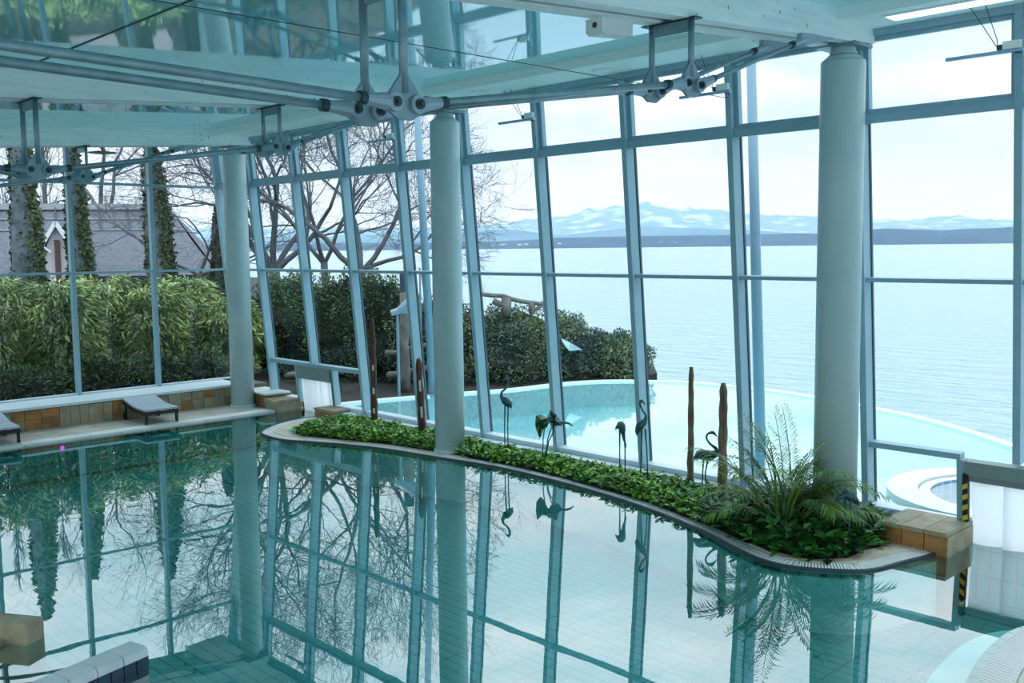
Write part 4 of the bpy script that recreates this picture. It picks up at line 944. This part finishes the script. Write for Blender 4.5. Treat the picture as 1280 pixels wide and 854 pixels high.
ss = thing('sun_sail', 'small white pointed awning on the grey-green shrub', 'awning', (sc_[2].x, sc_[2].y, -.02))
MB().extr(sc_, (.65, -.7, .25), .03).build('cloth', 'sail_white', ss)
_pb = at_dist(722, 437, 22.6); MB().tube([(_pb.x, _pb.y, -.02), (_pb.x, _pb.y, .5), sc_[2]], .02, 6).build('pole', 'mast', ss)
for px0, py0, px1, py1, dist, lab in ((950, 545, 938, 40, 15.0, 'slender blue-grey mast standing in the outdoor pool'), (537, 420, 519, 100, 19.6, 'slender blue-grey mast behind the middle column')):
    p0 = at_dist(px0, py0, dist); p1 = at_dist(px1, py1, dist); d = (p1-p0)/(p1.z-p0.z); p0 = p0+d*(-.8-p0.z) if dist < 16 else p0+d*(-.02-p0.z); p1 = p1+d*1.0
    ms_ = thing('mast', lab, 'mast', p0, 'blue-grey masts outside')
    MB().tube([p0, p1], [.085, .065], 12).build('pole', 'mast', ms_, True); MB().lathe([(.14, 0), (.14, .04), (.09, .05)], 14, p0).build('base_flange', 'mast', ms_)
fg = at_dist(531, 350, 20.5); fo = thing('flag', 'small red flag on a pole behind the bank', 'flag', (fg.x, fg.y, -.02))
MB().tube([(fg.x-.07, fg.y-.07, -.02), (fg.x-.07, fg.y-.07, fg.z+.25)], .02, 6).build('pole', 'mast', fo)
MB().extr([fg+Vector((-.06, -.06, .2)), fg+Vector((.08, .06, .14)), fg+Vector((.11, .09, -.4)), fg+Vector((.0, -.01, -.5))], (.7, -.7, 0), .02).build('cloth', 'flag_red', fo)
sg = at_dist(506, 352, 20.6); so = thing('sign_board', 'dark blue upright sign board behind the bank', 'sign', (sg.x, sg.y, -.02))
MB().bar((sg.x, sg.y, sg.z-.3), (sg.x, sg.y, sg.z+.18), .2, .06, side=_R0).build('board', 'sign_blue', so); MB().tube([(sg.x, sg.y, -.02), (sg.x, sg.y, sg.z-.2)], .05, 8).build('post', 'log', so)

# ------------------------------------------------------------------ bare trees
def grow(mb, r, p, d, L, rad, lev, maxlev, spread, up, minr=.006):
    n_ = 4; pts = [p]; rr = [rad]; q = p.copy(); dd_ = d.copy(); r1 = rad*.68
    for k in range(n_):
        dd_ = (dd_+rnd_dir(r)*.22+Vector((0, 0, up))).normalized(); q = q+dd_*(L/n_); pts.append(q.copy()); rr.append(rad+(r1-rad)*(k+1)/n_)
    mb.tube(pts, [max(minr, x) for x in rr], 6 if lev < 2 else (4 if lev < 4 else 3), cap=False)
    if lev >= maxlev: return
    kids = 3 if lev < maxlev-1 else 3
    for k in range(kids):
        i = n_ if k == 0 else r.randint(2, n_); nd = (dd_+rnd_dir(r)*spread*(.6 if k == 0 else 1.1)).normalized()
        grow(mb, r, pts[i], nd, L*r.uniform(.62, .85), rr[i]*(.9 if k == 0 else .62), lev+1, maxlev, spread, up, minr)
def bare_tree(px, dist, limbs, label, seed, trunk_h, rad, maxlev=6, L=2.0, up=.02, spread=.75):
    g = at_dist(px, 350, dist); base = Vector((g.x, g.y, -.02)); r = random.Random(seed); t = thing('bare_tree', label, 'tree', base, 'bare winter trees')
    tp = base+Vector((r.uniform(-.15, .15), r.uniform(-.15, .15), trunk_h))
    MB().tube([base, base.lerp(tp, .5)+_R0*.05, tp], [rad*1.25, rad, rad*.9], 10).build('trunk', 'bark', t, True)
    for dx, dz, dy, f in limbs:
        mb = MB(); d = (_R0*dx+Vector((0, 0, dz))+Vector((-_R0.y, _R0.x, 0))*dy).normalized()
        grow(mb, r, tp-Vector((0, 0, rad*.5)), d, L*f, rad*.52*f**.5, 0, maxlev, spread, up, .0045); mb.build('limb', 'bark', t, True)
bare_tree(346, 28, [(-.7, .8, .1, 1), (.15, 1, -.2, 1.1), (.8, .7, .2, .9), (.4, .9, .6, .9), (-.3, .9, -.5, .9)], 'spreading bare tree behind the hedge next to the deck column', 101, 2.4, .17, 6, 2.25)
bare_tree(452, 26, [(-.9, .75, .1, 1.15), (.1, 1, .1, 1.1), (.5, .8, .2, .95), (.55, .35, .1, .7), (-.2, 1, .5, 1)], 'big bare tree with crooked limbs behind the tall reddish post', 107, 2.4, .14, 6, 2.2)
bare_tree(405, 27, [(-.5, .9, 0, 1), (.5, .9, .1, 1), (.0, 1, -.3, 1.1)], 'bare tree between the two spreading trees', 113, 2.6, .11, 5, 1.8)
bare_tree(255, 30, [(-.8, .5, 0, 1.0), (.5, .8, .1, 1.0), (.9, .3, .2, 1)], 'bare tree beside the house corner', 117, 2.3, .10, 5, 1.5)
bare_tree(135, 52, [(-.5, .9, 0, 1.5), (.5, .9, .1, 1.5), (.0, 1, -.3, 1.7)], 'bare tree rising behind the thatched roof ridge', 121, 4.5, .16, 5, 2.0)
def poplar(px, dist, h, label, seed):
    g = at_dist(px, 350, dist); base = Vector((g.x, g.y, -.02)); r = random.Random(seed); t = thing('bare_tree', label, 'tree', base, 'bare winter trees')
    MB().tube([base, base+Vector((0, 0, h*.5)), base+Vector((0, 0, h))], [.2, .12, .02], 7).build('trunk', 'bark', t, True)
    mb = MB()
    for k in range(46):
        u = r.uniform(.2, .95); a = r.uniform(0, 6.28); d = Vector((math.cos(a)*.32, math.sin(a)*.32, 1)).normalized()
        grow(mb, r, base+Vector((0, 0, h*u)), d, 1.3*(1.1-u*.6), .035, 2, 4, .3, .1)
    mb.build('branches', 'bark', t)
for i, (px, ds) in enumerate([(3, 60), (22, 66), (62, 64)]): poplar(px, ds, 15, ['slim bare poplar behind the house roof, outermost of its row', 'slim bare poplar behind the house roof, in the middle of its row', 'slim bare poplar behind the house roof, next to the gable'][i], 130+i)

# ivy-clad pointed trunks
def ivy_trunk(px, dist, h, w, label, seed, lean=0.):
    g = at_dist(px, 350, dist); base = Vector((g.x, g.y, -.02)); r = random.Random(seed); t = thing('ivy_trunk', label, 'tree', base, 'ivy-clad pointed trunks')
    n_ = 12; pts = [base+_R0*(lean*k/n_)+Vector((0, 0, h*k/n_)) for k in range(n_+1)]; rad = [w/2*(1.15-.75*(k/n_)**1.3)*r.uniform(.95, 1.05) for k in range(n_+1)]; rad[-1] = .04; rad[-2] *= .7
    MB().tube(pts, rad, 12).build('trunk', 'bark_blue', t, True)
    lf = MB(); toC = Vector((CAMP.x-base.x, CAMP.y-base.y, 0)).normalized()
    for k in range(3600):
        u = r.random(); i = min(n_-1, int(u*n_)); f = u*n_-i; c = pts[i].lerp(pts[i+1], f); rr = rad[i]+(rad[i+1]-rad[i])*f
        a = r.choice([r.gauss(.75, .55), r.gauss(2.6, .3), r.uniform(3.1, 6.3)]); d = _R0*math.cos(a)+toC*math.sin(a)
        lf.leaf(c+d*rr*r.uniform(.95, 1.12), (rnd_dir(r)+Vector((0, 0, -.3))).normalized(), d, r.uniform(.08, .16), .09)
    tag(lf.build('ivy', 'ivy', t), kind='stuff')
ivy_trunk(39, 28, 6.6, .85, 'broad ivy-clad pointed trunk in front of the house', 1, -.1)
ivy_trunk(105, 29, 6.0, .72, 'ivy-clad pointed trunk with knot hole beside the gable', 2, -.15)
ivy_trunk(207, 28.5, 6.1, .85, 'ivy-clad pointed trunk before the end of the thatched roof', 3, -.25)
ivy_trunk(276, 30, 4.2, .5, 'slim ivy-clad trunk half hidden by the corner post', 4)

# ------------------------------------------------------------------ thatched house
hb = at_dist(95, 340, 42); hx = Vector((_R0.x, _R0.y, 0)); hx = (hx*math.cos(.25)+Vector((-_R0.y, _R0.x, 0))*math.sin(.25)).normalized(); hy = Vector((-hx.y, hx.x, 0))
hs = thing('thatched_house', 'old house with grey thatched roof and timbered gable behind bamboo', 'house', (hb.x, hb.y, -.02))
def hp(u, v, z): return Vector((hb.x, hb.y, 0))+hx*u+hy*v+Vector((0, 0, z))
def hbox(u0, u1, v0, v1, z0, z1, nm, m, par=None): return MB().add([hp(u, v, z) for z in (z0, z1) for u, v in ((u0, v0), (u1, v0), (u1, v1), (u0, v1))], [(0, 3, 2, 1), (4, 5, 6, 7), (0, 1, 5, 4), (1, 2, 6, 5), (2, 3, 7, 6), (3, 0, 4, 7)]).build(nm, m, par or hs)
hbox(-8, 4.4, 0, 6, -.02, 2.4, 'wall', 'render_wall')
ov = .7; zr, ze = 4.75, 2.0
rf = MB(); rows = 8; nu = 14
vs = []
for j in range(rows+1):
    t = j/rows; v = -ov+(3+ov)*t; z = ze+(zr-ze)*(t**.9)
    for i in range(nu+1):
        u = i/nu; right = 5.4-2.1*t**.8; vs.append(hp(-9+(right+9)*u, v, z))
rf.add(vs, [(j*(nu+1)+i, j*(nu+1)+i+1, (j+1)*(nu+1)+i+1, (j+1)*(nu+1)+i) for j in range(rows) for i in range(nu)])
rf.add([hp(3.3, 3, zr), hp(5.4, -ov, ze), hp(6.0, 3, ze-.3), hp(5.4, 6+ov, ze)], [(0, 1, 2), (0, 2, 3)])
rf.add([hp(-9, 3, zr), hp(3.3, 3, zr), hp(5.4, 6+ov, ze), hp(-9, 6+ov, ze)], [(0, 1, 2, 3)])
rf.add([hp(-9, -ov, ze), hp(5.4, -ov, ze), hp(5.3, -ov+.25, ze-.25), hp(-9, -ov+.25, ze-.25)], [(0, 1, 2, 3)])
roof = rf.build('roof', 'thatch', hs)
MB().bar(hp(-9, 3, zr+.05), hp(3.4, 3, zr+.05), .5, .25, side=hy).build('ridge_cap', 'thatch_ridge', hs)
for t in (.62, .8): MB().bar(hp(-9, -ov+(3+ov)*t-.03, ze+(zr-ze)*t**.9+.04), hp(5.4-2.1*t**.8, -ov+(3+ov)*t-.03, ze+(zr-ze)*t**.9+.04), .05, .05, side=hy).build('ridge_pole', 'thatch_ridge', hs)
for k in range(22):
    u = -8.6+k*.55; MB().bar(hp(u, -ov+(3+ov)*.62, ze+(zr-ze)*.62**.9+.05), hp(u-.25, 2.9, zr+.1), .05, .05, side=hx).build('batten', 'batten', hs)
gx = -.45
gab = MB().add([hp(gx-1.3, -.9, 1.2), hp(gx+1.3, -.9, 1.2), hp(gx, -.9, 4.0), hp(gx-1.3, .6, 1.2), hp(gx+1.3, .6, 1.2), hp(gx, 2.0, 4.0)], [(0, 1, 2), (3, 5, 4), (0, 3, 4, 1), (1, 4, 5, 2), (0, 2, 5, 3)]).build('gable', 'render_wall', hs)
MB().bar(hp(gx, -1.0, .8), hp(gx, -1.0, 3.4), .18, .08, side=hx).build('timber_post', 'timber', gab)
for s in (-1, 1):
    MB().bar(hp(gx+s*1.75, -1.1, 1.05), hp(gx, -1.1, 4.05), .12, .14, side=hy).build('barge_board', 'sail_white', gab)
    MB().add([hp(gx, -1.05, 4.1), hp(gx+s*1.9, -1.05, 1.05), hp(gx+s*1.9, .6, 1.1), hp(gx, 2.2, 4.15)], [(0, 1, 2, 3)]).build('gable_thatch', 'thatch', gab)
for k in range(5): MB().bar(hp(gx-1.45+k*.25, -1.12, 1.35+k*.45), hp(gx-1.0+k*.2, -1.12, 1.25+k*.42), .08, .06, side=hy).build('gable_rung', 'sail_white', gab)
for u in (-6.5, .8, 2.8):
    wn = hbox(u-.45, u+.45, -.05, .02, .7, 1.7, 'window', 'timber'); hbox(u-.38, u-.03, -.07, -.05, .77, 1.63, 'window_pane', 'lens', wn); hbox(u+.03, u+.38, -.07, -.05, .77, 1.63, 'window_pane', 'lens', wn)
